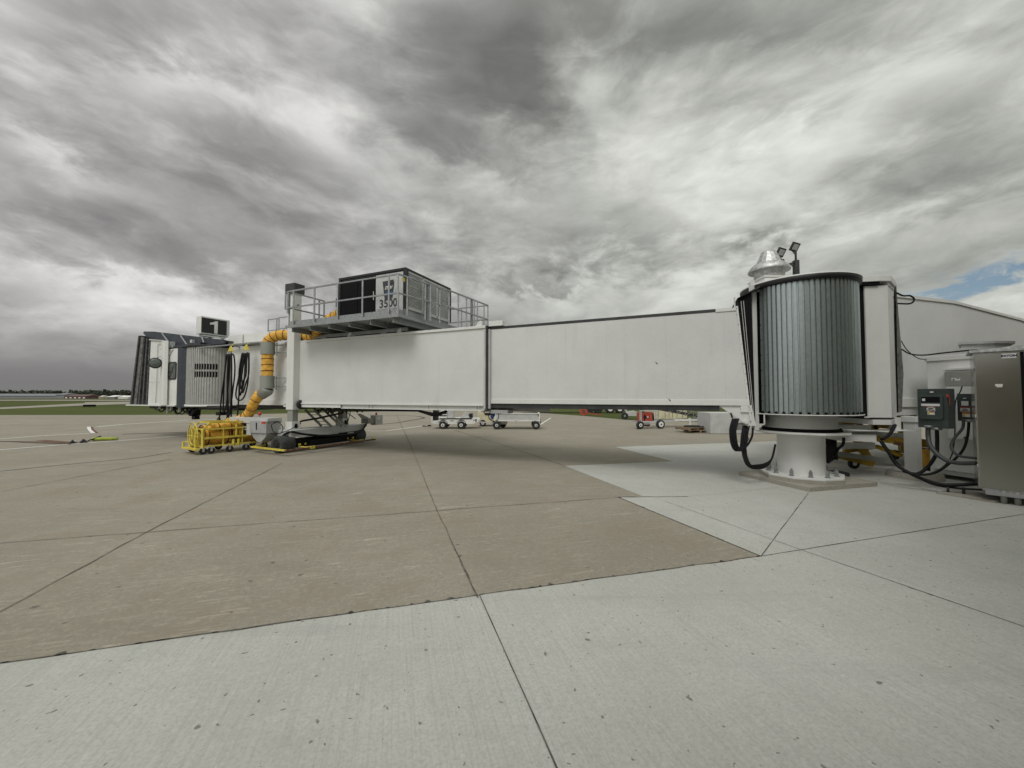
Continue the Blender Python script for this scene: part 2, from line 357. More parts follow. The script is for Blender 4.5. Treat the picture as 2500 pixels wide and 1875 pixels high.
def thing(name, label, cat, loc, group=None):
    o = bpy.data.objects.new(name, None); o.empty_display_size = 0.2; col.objects.link(o); o.location = loc
    return tag(o, label, cat, group)
def copy_tree(o, parent=None):
    c = o.copy(); col.objects.link(c); c.parent = parent
    for ch in list(o.children): copy_tree(ch, c)
    return c
def text(name, s, size, material, parent, p0, xdir, updir, align='CENTER', extrude=0.002, bold=0.0, shear=0.0):
    """lettering as a thin raised mesh; p0, xdir and updir in place coordinates"""
    cu = bpy.data.curves.new('t', 'FONT'); cu.body = s; cu.size = size; cu.align_x = align; cu.align_y = 'CENTER'
    cu.extrude = extrude; cu.offset = bold; cu.shear = shear; cu.resolution_u = 3
    tmp = bpy.data.objects.new('t', cu); col.objects.link(tmp)
    bpy.context.view_layer.update()
    me = bpy.data.meshes.new_from_object(tmp.evaluated_get(bpy.context.evaluated_depsgraph_get()))
    bpy.data.objects.remove(tmp); bpy.data.curves.remove(cu)
    X = Vector(xdir).normalized(); U = Vector(updir).normalized(); Z = X.cross(U)
    b = MB(); b.v = [Vector(p0) + X * v.co.x + U * v.co.y + Z * v.co.z for v in me.vertices]
    b.f = [tuple(p.vertices) for p in me.polygons]; b.sm = [False] * len(b.f)
    bpy.data.meshes.remove(me)
    return b.build(name, material, parent)

# ------------------------------------------------------------------ the setting
def sheet(name, pts, material, z):
    b = MB(); b.add([(x, y, z) for x, y in pts], [tuple(range(len(pts)))]); o = b.build(name, material, origin=(0, 0, 0))
    o['kind'] = 'structure'; return o
sheet('ground', [(-3000, -300), (3000, -300), (3000, 3000), (-3000, 3000)], 'grass', -0.012)
apron = [(-140, 41.5), g(0, 1013), g(300, 1013), g(600, 1011.5), g(900, 1005), g(1100, 1000), g(1254, 1001.8), g(1321, 1008), g(1421, 1015), g(1555, 1027), (16, 30), (60, 24), (60, -40), (-140, -40)]
sheet('apron', apron[::-1], 'old_concrete', -0.008)
sheet('taxiway', [(-150, 58), g(0, 998.6), g(208, 989.5), g(330, 985.6), (-80, 120), (20, 110), (20, 145), g(314, 980.6), g(208, 982), g(205, 984.3), g(0, 994.5), (-150, 70)][::-1], 'taxi_concrete', -0.006)
sheet('runway', [(-500, 185), (200, 185), (200, 232), (-500, 232)], 'taxi_concrete', -0.006)
light = [(-16, -0.65), (-3.85, 2.95), (-0.33, 3.95), (3.13, 4.89), g(1510, 1213.5), g(1568, 1210.5), g(1379, 1137), g(1643, 1126), g(1502, 1091), g(1700, 1084), g(1890, 1077), (14, 16.4), (40, 24), (40, -30), (-16, -30)]
sheet('pavement', light[::-1], 'new_concrete', -0.004)

def joints():
    b = MB(); bb_ = [b]
    def ln(p, q, w=0.014, j=0.008, z=0.0):
        w *= 0.62; j *= 0.6
        p = Vector((*p, 0)); q = Vector((*q, 0)); d = (q - p); L = d.length; n = max(2, int(L / 0.25)); d.normalize(); s = Vector((-d.y, d.x, 0))
        vs = []
        for i in range(n + 1):
            c = p + (q - p) * i / n; k = w / 2 * (0.6 + 0.8 * random.random()); e = s * random.uniform(-j, j) * 0.5
            vs += [c + e - s * k + Vector((0, 0, z)), c + e + s * k + Vector((0, 0, z))]
        bb_[0].add(vs, [(2 * i, 2 * i + 2, 2 * i + 3, 2 * i + 1) for i in range(n)], raw=True)
    ln((-16, -0.65), (-3.85, 2.95), 0.03, 0.03); ln((-3.85, 2.95), (-0.33, 3.95), 0.024, 0.03); ln((-0.33, 3.95), (3.13, 4.89), 0.024, 0.03)
    ln((3.13, 4.89), g(2500, 1255), 0.018); ln(g(2500, 1255), (16, 9), 0.018)
    ln((-0.33, 3.95), g(1360, 1875), 0.014, 0.006); ln(g(1360, 1875), (1.3, -1), 0.014)
    ln(g(1858, 1357), g(1974, 1203), 0.018)
    ln(g(1620, 1222), g(1965, 1345), 0.012); ln(g(1965, 1345), g(2500, 1529), 0.014)
    ln(g(1510, 1213.5), g(1858, 1357), 0.02, 0.02); ln(g(1510, 1213.5), g(1680, 1212), 0.05, 0.04)
    ln(g(1680, 1212), g(1900, 1190), 0.008)
    new_b = b; b = MB(); bb_[0] = b
    # slab joints in the old apron
    ln(g(1168, 1458), g(1112, 1340), 0.03, 0.05); ln(g(1112, 1340), g(1062, 1235), 0.022, 0.03); ln(g(1062, 1235), g(1008, 1100), 0.02, 0.02); ln(g(1008, 1100), g(968, 1012), 0.05, 0.02)
    ln(g(0, 1493), g(360, 1297), 0.02, 0.03); ln(g(360, 1297), g(690, 1130), 0.022, 0.03)
    ln(g(1379, 1137), g(1240, 1090), 0.035, 0.03); ln(g(1240, 1090), g(1110, 1050), 0.05, 0.03)
    ln(g(0, 1325), g(700, 1273), 0.02, 0.04); ln(g(700, 1273), g(1510, 1213.5), 0.02, 0.04)
    ln(g(0, 1200), g(420, 1120), 0.03, 0.03); ln(g(700, 1110), g(1502, 1091), 0.02, 0.03); ln(g(150, 1140), g(640, 1112), 0.02, 0.03)
    ln(g(0, 1040), g(560, 1032), 0.09, 0.05); ln(g(0, 1022), g(560, 1019), 0.1, 0.05)
    b.build('apron_joints', 'old_joint', origin=(0, 0, 0))['kind'] = 'structure'; b = new_b
    for (p, q_), wd in ((((-3.85, 2.95), (-0.33, 3.95)), 0.05), (((-0.33, 3.95), (3.13, 4.89)), 0.05), ((g(1510, 1213.5), g(1858, 1357)), 0.03)):
        P_, Q_ = Vector((*p, 0)), Vector((*q_, 0)); L = (Q_ - P_).length; t_ = 0.0; d_ = (Q_ - P_) / L; s2 = Vector((-d_.y, d_.x, 0))
        while t_ < L:      # spalled chips along the seam
            ln_ = random.uniform(0.01, 0.10); wdt_ = random.uniform(0.2, 1.0) * wd * (1.0 if random.random() < 0.35 else 0.35)
            c0_ = P_ + d_ * t_; b.add([c0_, c0_ + d_ * ln_ * 0.5 - s2 * wdt_ * 0.3, c0_ + d_ * ln_, c0_ + d_ * ln_ * 0.6 + s2 * wdt_, c0_ + d_ * ln_ * 0.2 + s2 * wdt_ * 0.7], [(0, 1, 2, 3, 4)], raw=True); t_ += ln_ + random.expovariate(9)
    o = b.build('pavement_joints', 'joint_seal', origin=(0, 0, 0)); o['kind'] = 'structure'
joints()
def strips(name, paths, material, z=0.0):
    b = MB()
    for pts, w in paths:
        P = [Vector((p[0], p[1], z)) for p in pts]; vs = []
        for i, c in enumerate(P):
            d = (P[min(i + 1, len(P) - 1)] - P[max(i - 1, 0)]).normalized(); s = Vector((-d.y, d.x, 0)) * w / 2; vs += [c - s, c + s]
        b.add(vs, [(2 * i, 2 * i + 2, 2 * i + 3, 2 * i + 1) for i in range(len(P) - 1)], raw=True)
    o = b.build(name, material, origin=(0, 0, 0)); o['kind'] = 'structure'; return o
strips('painted_lines', [([g(-200, 1117), g(0, 1098), g(180, 1083.5), g(290, 1076), g(450, 1063.5), g(560, 1060)], 0.17),
                         ([g(-200, 1085), g(0, 1071.5), g(100, 1064), g(218, 1058)], 0.19), ([g(236, 1042), g(300, 1036), g(460, 1026), g(560, 1022)], 0.24),
                         ([g(860, 1052), g(942, 1052)], 0.10), ([g(942, 1052), g(980, 1047), g(1050, 1037.5)], 0.16),
                         ([g(1320, 1036), g(1345, 1020)], 0.12)], 'white_line', 0.0)
b = MB(); b.add([(*g(212, 1042), 0.002), (*g(221, 1042), 0.002), (*g(223, 1049), 0.002), (*g(233, 1057.5), 0.002), (*g(222, 1057.5), 0.002), (*g(214, 1049), 0.002)], [(0, 5, 4, 3, 2, 1)])
b.build('white_mark', 'white_line', origin=(0, 0, 0))['kind'] = 'structure'
b = MB(); b.add([(*g(221, 1042), 0.002), (*g(227, 1042), 0.002), (*g(230, 1049), 0.002), (*g(241, 1057), 0.002), (*g(233, 1057.5), 0.002), (*g(223, 1049), 0.002)], [(0, 5, 4, 3, 2, 1)])
b.build('maroon_mark', 'maroon_line', origin=(0, 0, 0))['kind'] = 'structure'
def arc(px, n=10): return [(v.x, v.y) for v in spline([(*g(*p), 0) for p in px], n)]
strips('tyre_marks', [(arc([(910, 1037.5), (965, 1032.5), (1000, 1027), (1028, 1022), (1035, 1020), (1030, 1018), (1010, 1015.5), (970, 1014), (900, 1013)]), 0.28),
                      (arc([(0, 1150), (200, 1130), (330, 1118), (420, 1104)]), 0.05), (arc([(300, 1060), (420, 1056), (470, 1054), (600, 1052)]), 0.3),
                      (arc([(640, 1092), (800, 1078), (930, 1062)]), 0.0001)], 'tyre_mark', -0.002)

# ------------------------------------------------------------------ passenger boarding bridge
CX, CY = 6.83, 9.14; DX, DY = -0.9164, 0.4003
TF = lambda t, w, z: Vector((CX + t * DX - w * DY, CY + t * DY + w * DX, z))   # t along the tunnel, w towards the viewer's side
NV = Vector((-DY, DX, 0)); DV = Vector((DX, DY, 0)); UP = Vector((0, 0, 1))
pbb = thing('boarding_bridge', 'long white passenger boarding bridge standing across the apron on a round pedestal', 'boarding bridge', (CX, CY, 0))
rf = lambda x, y, z: Vector((CX + x, CY + y, z))

sheet_pad = MB(frame(6.23, 8.13, 0.9664, 0.257)); sheet_pad.box(0, 2.0, 0, 1.78, -0.05, 0.095)
sheet_pad.build('concrete_pad', 'pad_concrete', bevel=0.012)['kind'] = 'structure'
b = MB(rf); oct_ = [(0.86 * math.cos(R(a)), 0.86 * math.sin(R(a))) for a in (-97, -62, -20, 20, 62, 97, 140, 187, 225)]
b.prism([(x * 0.98, y * 0.98) for x, y in oct_], 0.095, 0.17); b.build('grout_base', 'pad_concrete', pbb)
b = MB(rf); b.prism([(x * 0.97, y * 0.97) for x, y in oct_], 0.172, 0.215); bp = b.build('base_plate', 'white_paint', pbb, bevel=0.006)
for a in range(0, 360, 30):
    x, y = 0.66 * math.cos(R(a + 8)), 0.66 * math.sin(R(a + 8)); b = MB(rf)
    b.cyl((x, y, 0.215), (x, y, 0.230), 0.058, 6); b.cyl((x, y, 0.231), (x, y, 0.285), 0.040, 6); b.cyl((x, y, 0.290), (x, y, 0.335), 0.040, 6); b.cyl((x, y, 0.33), (x, y, 0.375), 0.022, 6)
    b.build('anchor_bolt', 'galvanised', bp)
b = MB(rf); b.lathe((0, 0), [(0.47, 0.215), (0.465, 0.25), (0.465, 1.12), (0.49, 1.16)], 48); b.build('pedestal', 'white_paint', pbb)
b = MB(rf)
prof = []; n = 96
ring = [((0.80 + (0.012 if k % 2 else 0)) * math.cos(2 * math.pi * k / n), (0.80 + (0.012 if k % 2 else 0)) * math.sin(2 * math.pi * k / n)) for k in range(n)]
b.prism(ring, 1.13, 1.165); b.prism([(0.97 * math.cos(R(a)), 0.97 * math.sin(R(a))) for a in range(-100, 260, 40)], 1.167, 1.205)
b.build('pedestal_flange', 'white_paint', pbb)
b = MB(rf); b.lathe((0, 0), [(0.45, 1.16), (0.78, 1.208), (0.76, 1.275), (0.3, 1.275)], 48); b.build('slewing_bearing', 'matt_black', pbb)
b = MB(rf); b.lathe((0, 0), [(0.72, 1.275), (0.72, 1.30), (0.69, 1.305), (0.69, 1.60), (0.2, 1.60)], 48); b.build('rotunda_drum', 'white_paint', pbb)
b = MB(rf); b.lathe((0, 0), [(0.1, 1.59), (1.145, 1.59), (1.145, 1.612), (0.1, 1.612)], 64); b.build('rotunda_floor', 'white_paint', pbb)
# ribbed roll-up curtain
b = MB(rf); r0, r1 = 1.11, 1.068; a, a1, pitch = -167.0, 40.0, 0.098; pts = []; ang = math.degrees(pitch / r0)
while a < a1:
    e1_ = random.uniform(-0.0025, 0.0025)
    for fr_, rr in ((0.0, r1), (0.24, r1), (0.31, r0 + e1_), (0.93, r0 - e1_), (1.0, r1)):
        pts.append((rr, a + ang * fr_))
    a += ang
vs = []
for rr, an in pts: vs += [(rr * math.cos(R(an)), rr * math.sin(R(an)), 1.625), (rr * math.cos(R(an)), rr * math.sin(R(an)), 4.56)]
b.add(vs, [(2 * i, 2 * i + 2, 2 * i + 3, 2 * i + 1) for i in range(len(pts) - 1)]); cur = b.build('rotunda_curtain', 'curtain_steel', pbb)
for k in range(26):     # rubber blocks along the foot of the curtain
    an = -164 + k * ang * 1.5 * 1.0
    if an > 30: break
    b = MB(rf); c_, s_ = math.cos(R(an)), math.sin(R(an)); 
    b.bar((1.106 * c_, 1.106 * s_, 1.615), (1.106 * c_, 1.106 * s_, 1.665), 0.045, 0.05, up=(-s_, c_, 0)); b.build('guide_block', 'matt_black', cur)
b = MB(rf); c_, s_ = math.cos(R(-168)), math.sin(R(-168)); rv = lambda r, da, z: (r * math.cos(R(-168 + da)), r * math.sin(R(-168 + da)), z)
for z in (1.9, 2.25, 2.6, 2.95, 3.3, 3.65, 4.0, 4.35): b = MB(rf); b.cyl(rv(1.11, 3.2, z), rv(1.122, 3.2, z), 0.012, 8); b.build('rivet', 'black', cur)
b = MB(rf); b.lathe((0, 0), [(1.06, 4.50), (1.15, 4.50), (1.17, 4.53), (1.17, 4.62), (1.15, 4.63)], 72); b.build('rotunda_rim', 'black', pbb)
b = MB(rf); b.lathe((0, 0), [(1.175, 4.605), (1.175, 4.632), (0.9, 4.66), (0.01, 4.70)], 72); b.build('rotunda_roof', 'white_paint', pbb)
b = MB(rf)
for da in (-3.6,):
    b.bar((-1.165, -0.17, 1.22), (-1.165, -0.17, 4.62), 0.10, 0.12, up=(c_, s_, 0))
b.build('rotunda_post', 'white_paint', pbb, bevel=0.006)
b = MB(rf); q = (-1.165, -0.17, 4.62); b.prism([(q[0] - 0.05, 4.62), (q[0] + 0.05, 4.62), (q[0] + 0.05, 4.70), (q[0] + 0.02, 4.74), (q[0] - 0.02, 4.74), (q[0] - 0.05, 4.70)], q[1] - 0.012, q[1] + 0.012, 'y'); b.build('lifting_lug', 'white_paint', pbb)
# bellows between rotunda and tunnel: black canvas folds leaning with the hinged tunnel end
b = MB(TF)
for w0, w1 in ((-0.93, 0.86),):
    b.prism([(1.33, 4.30), (1.11, 1.36), (1.03, 1.36), (1.06, 4.45)], w0, 0.84, 'y'); b.prism([(1.16, 4.28), (1.12, 1.36), (0.80, 1.36), (0.80, 4.50), (1.1, 4.48)], w0, 0.42, 'y')
b.build('bellows', 'matt_black', pbb)
b = MB(TF)
for k, (tt, tb) in enumerate(((1.27, 1.075), (1.22, 1.05))):
    b = MB(TF); b.bar((tt, 0.85, 4.22), (tb, 0.85, 1.36), 0.009, 0.012); b.build('bellows_rod', 'lightgrey_paint', pbb)
b = MB(TF); b.prism([(1.35, 4.28), (1.31, 4.30), (0.9, 4.52), (0.9, 4.48)], -0.95, 0.92, 'y'); b.build('bellows_hood', 'dark_trim', pbb)

MARKS = ((3.13, 0.88, 2.85), (2.84, 0.902, 1.93))
# inner tunnel
def tun(b, t0, t1, w, z0, z1): b.box(t0, t1, -w, w, z0, z1)
b = MB(TF); b.prism([(1.36, 4.0), (1.14, 1.80), (8.0, 1.80), (8.0, 4.0)], -0.88, 0.88, 'y'); it = b.build('inner_tunnel', 'panel_white', pbb)
b = MB(TF)
for s_ in (0.882, -0.902): b.prism([(1.355, 3.955), (1.15, 1.925), (8.0, 1.925), (8.0, 1.905), (1.148, 1.905)][:2] + [(1.135, 1.79), (8.0, 1.79), (8.0, 1.90), (1.149, 1.90)], s_, s_ + 0.02, 'y') if False else b.prism([(1.15, 1.925), (1.135, 1.79), (8.0, 1.79), (8.0, 1.925)], s_, s_ + 0.02, 'y')
b.build('bottom_trim', 'white_paint', it, bevel=0.006)
b = MB(TF)
for s_ in (0.80, -0.87): b.box(1.75, 8.0, s_, s_ + 0.06, 1.66, 1.79); 
b.build('bottom_rail', 'dark_trim', it)
b = MB(TF); b.box(1.8, 8.0, 0.80, 0.885, 4.002, 4.075); b.box(1.8, 8.0, -0.885, -0.80, 4.002, 4.075); b.build('top_rail', 'dark_trim', it)
b = MB(TF); b.box(1.8, 8.0, -0.795, 0.795, 4.002, 4.05); b.build('tunnel_roof', 'white_paint', it)
b = MB(TF); b.prism([(1.38, 4.10), (1.34, 4.10), (1.11, 1.45), (1.14, 1.45), (1.18, 1.78)], -0.93, 0.90, 'y'); b.box(1.36, 1.80, 0.70, 0.90, 4.0, 4.07); b.bar((1.4, 0.85, 4.05), (1.4, 0.85, 4.32), 0.025); b.build('end_frame', 'white_paint', it)
for k in range(10): b = MB(TF); b.cyl((1.36 - 0.0242 * k, 0.888, 3.9 - k * 0.23), (1.36 - 0.0242 * k, 0.905, 3.9 - k * 0.23), 0.009, 6); b.build('screw', 'dark_trim', it)
b = MB(TF); b.prism([(1.78, 1.80), (1.10, 1.80), (1.02, 1.33), (1.2, 1.33)], 0.70, 0.86, 'y'); b.box(1.10, 1.32, 0.86, 0.90, 1.64, 1.79); b.cyl((1.22, 0.86, 1.42), (1.22, 0.92, 1.42), 0.045, 12); b.build('hinge_bracket', 'white_paint', pbb, bevel=0.004)
# faint vertical seams between the cladding sheets
b = MB(TF)
for t in (1.62, 2.9, 3.9, 4.35, 4.9, 5.45, 6.0, 6.6): b.box(t, t + 0.004, 0.8805, 0.8815, 1.93, 3.97)
b.build('panel_seam', 'lightgrey_paint', it)

for t_, w_, z_ in MARKS:
    b = MB(TF); b.prism([(t_, z_), (t_ + 0.03, z_ + 0.02), (t_ - 0.02, z_ - 0.05), (t_ - 0.035, z_ - 0.03)], w_ + 0.001, w_ + 0.006, 'y'); b.build('dirt_spot', 'black', it)
# outer tunnel
b = MB(TF); b.box(7.84, 16.6, -1.05, 1.05, 1.74, 4.06); ot = b.build('outer_tunnel', 'panel_white', pbb)
b = MB(TF)
for s_ in (1.052, -1.092): b.box(7.84, 15.4, s_, s_ + 0.04, 4.02, 4.10)
b.box(7.84, 16.6, -1.05, 1.05, 4.062, 4.11); b.build('tunnel_roof', 'white_paint', ot, bevel=0.008)
b = MB(TF)
for s_ in (1, -1):
    w = 1.052 if s_ > 0 else -1.092; b.box(7.9, 16.6, w, w + 0.04, 1.72, 1.755)
    w = 0.98 if s_ > 0 else -1.0; b.box(7.9, 13.6, w, w + 0.02, 1.60, 1.74)
    w = 0.96 if s_ > 0 else -1.05; b.box(7.9, 13.6, w, w + 0.09, 1.575, 1.60); b.box(13.62, 16.6, s_ * 1.04 - 0.02, s_ * 1.04 + 0.02, 1.60, 1.72)
for t in (8.05, 8.15, 9.9, 12.2, 12.35, 14.6): b.prism([(0.99, 1.73), (1.07, 1.73), (1.03, 1.61), (0.99, 1.61)], t, t + 0.02, 'x')
b.build('bottom_trim', 'white_paint', ot)
b = MB(TF); b.box(7.80, 7.84, -1.06, 1.06, 1.60, 4.10); b.build('end_seal', 'dark_trim', ot); b = MB(TF); b.box(7.74, 7.798, 0.885, 0.97, 1.64, 4.0); b.build('end_lip', 'lightgrey_paint', ot)
b = MB(TF); b.box(7.842, 7.90, 1.05, 1.068, 1.64, 4.05); b.build('edge_angle', 'lightgrey_paint', ot)
for t in (11.0, 13.2, 8.0):
    b = MB(TF); b.prism([(t, 4.10), (t, 4.26), (t + 0.05, 4.27), (t + 0.14, 4.22), (t + 0.2, 4.10)], 0.98, 1.01, 'y'); b.cyl((t + 0.07, 1.005, 4.19), (t + 0.07, 1.012, 4.19), 0.02, 10); b.build('lifting_lug', 'white_paint', ot)
b = MB(TF); b.box(7.35, 7.80, 0.62, 0.94, 4.09, 4.24); b.build('junction_box', 'white_paint', it, bevel=0.006)
b = MB(TF); b.box(6.1, 7.7, 0.3, 0.5, 1.55, 1.66); b.box(7.2, 7.75, 0.5, 0.9, 1.50, 1.60); b.build('cable_tray', 'grey_paint', pbb)
b = MB(TF); b.tube([(10.3, 0.9, 1.545), (12.0, 0.9, 1.53), (15.0, 0.9, 1.50)], 0.035); b.build('cable_conduit', 'cable', pbb)
b = MB(TF); b.tube([(9.35, 0.8, 1.54), (9.6, 0.85, 1.44), (9.85, 0.88, 1.43), (10.35, 0.9, 1.53)], [0.04, 0.06, 0.065, 0.035]); b.build('cable_sleeve', 'cable', pbb)
# hanging cables with a blue plug beneath the tunnel joint
b = MB(TF); b.box(7.5, 7.66, 0.6, 0.72, 1.48, 1.60); b.build('cable_bracket', 'dark_trim', pbb)
b = MB(TF); b.tube([Vector(p) for p in spline([(7.85, 0.72, 1.55), (7.90, 0.75, 1.40), (7.80, 0.78, 1.29), (7.66, 0.78, 1.27), (7.56, 0.76, 1.36), (7.58, 0.72, 1.52)], 6)], 0.011); b.build('hanging_cable', 'cable', pbb)
b = MB(TF); b.cyl((7.80, 0.74, 1.36), (7.72, 0.74, 1.46), 0.055, 12, 0.045); b.cyl((7.72, 0.74, 1.46), (7.68, 0.74, 1.54), 0.03, 10); b.build('blue_plug', 'blue_plastic', pbb)

# lift columns on the drive bogie
def column(s_):
    w = 1.16 * s_
    b = MB(TF); b.box(15.74, 16.12, w - 0.15, w + 0.15, 1.50, 5.92); c = b.build('lift_column', 'white_paint', pbb, bevel=0.02)
    b = MB(TF); b.box(15.67, 16.19, w - 0.22, w + 0.22, 5.86, 6.24); b.build('column_cap', 'dark_trim', c, bevel=0.02)
    b = MB(TF); b.box(15.79, 16.07, w - 0.11, w + 0.11, 1.06, 1.50); b.build('inner_column', 'clamp_grey', c)
    b = MB(TF); b.box(15.74, 16.14, w - 0.17, w + 0.17, 0.78, 1.06); b.build('column_foot', 'white_paint', c, bevel=0.01)
    b = MB(TF); b.box(15.725, 15.74, w - 0.06, w + 0.06, 0.82, 0.93); b.cyl((15.725, w, 0.93), (15.74, w, 0.93), 0.06, 16); b.build('foot_opening', 'matt_black', c)
    b = MB(TF); b.box(15.70, 15.735, w - 0.17, w - 0.14, 1.6, 2.8); b.build('guide_track', 'black', c)
    b = MB(TF); b.box(15.70, 15.735, w - 0.17, w - 0.14, 3.9, 4.4); b.build('guide_track', 'black', c)
    b = MB(TF); b.cyl((15.60, w - 0.12, 1.70), (15.68, w - 0.12, 1.70), 0.17, 20); b.build('guide_roller', 'black', c)
    if s_ > 0:
        b = MB(TF); b.cyl((15.72, w, 5.42), (15.735, w, 5.42), 0.045, 14); b.build('inspection_hole', 'matt_black', c)
column(1); column(-1)
bog = MB(TF)
bog.prism([(1.6, 0.55), (1.5, 0.5), (-1.5, 0.50), (-1.95, 0.58), (-2.1, 0.68), (-2.1, 0.76), (-1.95, 0.78), (1.6, 0.78)], 15.45, 16.15, 'x'); bog.build('lift_beam', 'lightgrey_paint', pbb, bevel=0.02)
b = MB(TF); b.box(15.40, 15.85, -1.4, 1.4, 0.14, 0.50); b.box(15.2, 16.0, -0.9, 0.9, 0.16, 0.36); b.build('axle_housing', 'matt_black', pbb, bevel=0.01)
b = MB(TF); b.box(15.30, 15.55, -0.4, 1.42, 0.50, 0.545); b.box(15.3, 15.42, -1.2, -0.95, 0.44, 0.49); b.build('axle_cover', 'lightgrey_paint', pbb)
for s_, w0 in ((1, 1.42), (-1, -1.98)):
    b = MB(TF); b.tube([(15.65, w0, 0.30), (15.65, w0 + 0.03, 0.30), (15.65, w0 + 0.53, 0.30), (15.65, w0 + 0.56, 0.30)], [0.275, 0.30, 0.30, 0.275], 40); wh = b.build('wheel', 'solid_tyre', pbb)
    wo = w0 + 0.565 if s_ > 0 else w0 - 0.005
    b = MB(TF); b.tube([(15.65, wo - 0.02, 0.30), (15.65, wo, 0.30)], [0.20, 0.19], 32); b.tube([(15.65, wo, 0.30), (15.65, wo + 0.02 * s_, 0.30)], [0.11, 0.10], 24); b.build('hub', 'black', wh)
b = MB(TF); b.bar((16.75, 2.12, 0.19), (14.72, 2.30, 0.19), 0.09, 0.05); b.bar((16.75, 2.12, 0.19), (16.8, 1.6, 0.19), 0.09, 0.05); b.bar((14.5, -1.55, 0.19), (15.3, -2.3, 0.19), 0.09, 0.05); b.build('bumper_end', 'yellow_paint', pbb)
b = MB(TF); b.bar((14.70, 2.34, 0.18), (14.5, -1.6, 0.18), 0.08, 0.055); b.build('bumper_bar', 'rust_steel', pbb)
for w in (1.35, -0.95):
    b = MB(TF); b.box(14.60, 14.66, w - 0.09, w + 0.09, 0.14, 0.24); b.box(14.66, 15.3, w - 0.03, w + 0.03, 0.17, 0.20); b.build('bumper_bracket', 'yellow_paint', pbb)
for s__, w in (('GR', 1.42), ('O', 1.18), ('OB', -1.05), ('O', -0.78)):
    text('stencil', s__, 0.085, 'yellow_paint', pbb, TF(15.195, w, 0.27), -NV, UP, bold=0.006)
# diagonal cable carrier arms and lattice under the tunnel, between the columns
for (t0, z0, t1, z1, w_) in ((16.93, 1.44, 15.98, 0.80, -0.15), (16.40, 1.44, 15.42, 0.80, -0.15), (15.95, 1.44, 15.0, 0.80, -0.25), (15.70, 1.44, 14.75, 0.82, -0.25)):
    b = MB(TF); b.bar((t0, w_, z0), (t1, w_, z1), 0.05, 0.08)
    if w_ == -0.15 and t0 > 16.5:
        for k in range(5): f_ = (k + 0.5) / 5; b.bar((t0 + (t1 - t0) * f_, w_, z0 + (z1 - z0) * f_), (t0 - 0.5 + (t1 - t0) * f_, w_, z0 + (z1 - z0) * f_), 0.04, 0.025)
    b.build('cable_carrier', 'clamp_grey', pbb)
b = MB(TF); b.tube([(17.15, -0.1, 0.86), (17.22, -0.1, 0.93), (17.0, -0.1, 0.99), (16.2, -0.1, 1.10), (14.84, -0.2, 1.36)], 0.04); b.build('bent_pipe', 'black', pbb)
b = MB(TF); b.bar((14.95, -0.5, 0.85), (14.85, -0.6, 1.5), 0.03); b.bar((14.7, -0.3, 0.9), (15.1, -0.6, 1.5), 0.03); b.bar((14.6, -0.6, 1.1), (14.9, -0.2, 1.5), 0.03); b.build('lattice_brace', 'dark_trim', pbb)
b = MB(TF)
for k in range(14):
    w = 1.0 - k * 0.16; t = 15.0 + 0.25 * math.sin(k * 1.7); b.tube([(t, w, 1.56), (t - 0.15, w - 0.1, 1.40 + 0.05 * math.sin(k * 2.3)), (t - 0.1, w - 0.3, 1.55)], 0.03)
b.build('cable_loops', 'cable', pbb)
b = MB(TF); b.tube([Vector(p) for p in spline([(15.9, 1.75, 0.42), (15.5, 1.6, 0.72), (15.3, 1.2, 0.62), (15.25, 0.3, 0.48), (15.25, -0.9, 0.42), (15.3, -1.6, 0.50), (15.4, -2.1, 0.9)], 8)], 0.04)
b.tube([Vector(p) for p in spline([(16.6, 1.95, 1.05), (16.4, 1.98, 0.75), (15.9, 1.8, 0.66), (15.4, 1.7, 0.80), (15.38, 1.5, 0.9)], 8)], 0.014)
b.tube([Vector(p) for p in spline([(16.0, 1.9, 1.0), (15.7, 1.9, 1.1), (15.5, 1.85, 0.9), (15.7, 1.8, 0.68), (16.0, 1.85, 0.75), (16.05, 1.9, 1.0)], 8)], 0.014)
b.build('drive_cable', 'cable', pbb)
# far control box with its red lamp
b = MB(TF); b.box(15.15, 15.45, -2.75, -2.3, 0.72, 1.15); fb = b.build('control_box', 'lightgrey_paint', pbb, bevel=0.006)
b = MB(TF); b.cyl((15.3, -2.5, 1.15), (15.3, -2.5, 1.20), 0.045, 12); b.cyl((15.3, -2.5, 1.20), (15.3, -2.5, 1.28), 0.038, 12, 0.03); b.build('beacon', 'red_plastic', fb)
b = MB(TF); b.box(15.2, 15.6, -2.3, -1.9, 0.80, 1.02); b.prism([(-2.3, 1.0), (-1.7, 1.25), (-1.55, 1.25), (-1.9, 0.95)], 15.45, 15.5, 'x'); b.build('box_bracket', 'clamp_grey', pbb)
b = MB(TF); b.box(15.145, 15.15, -2.58, -2.44, 0.98, 1.05); b.build('label_plate', 'label_white', fb)
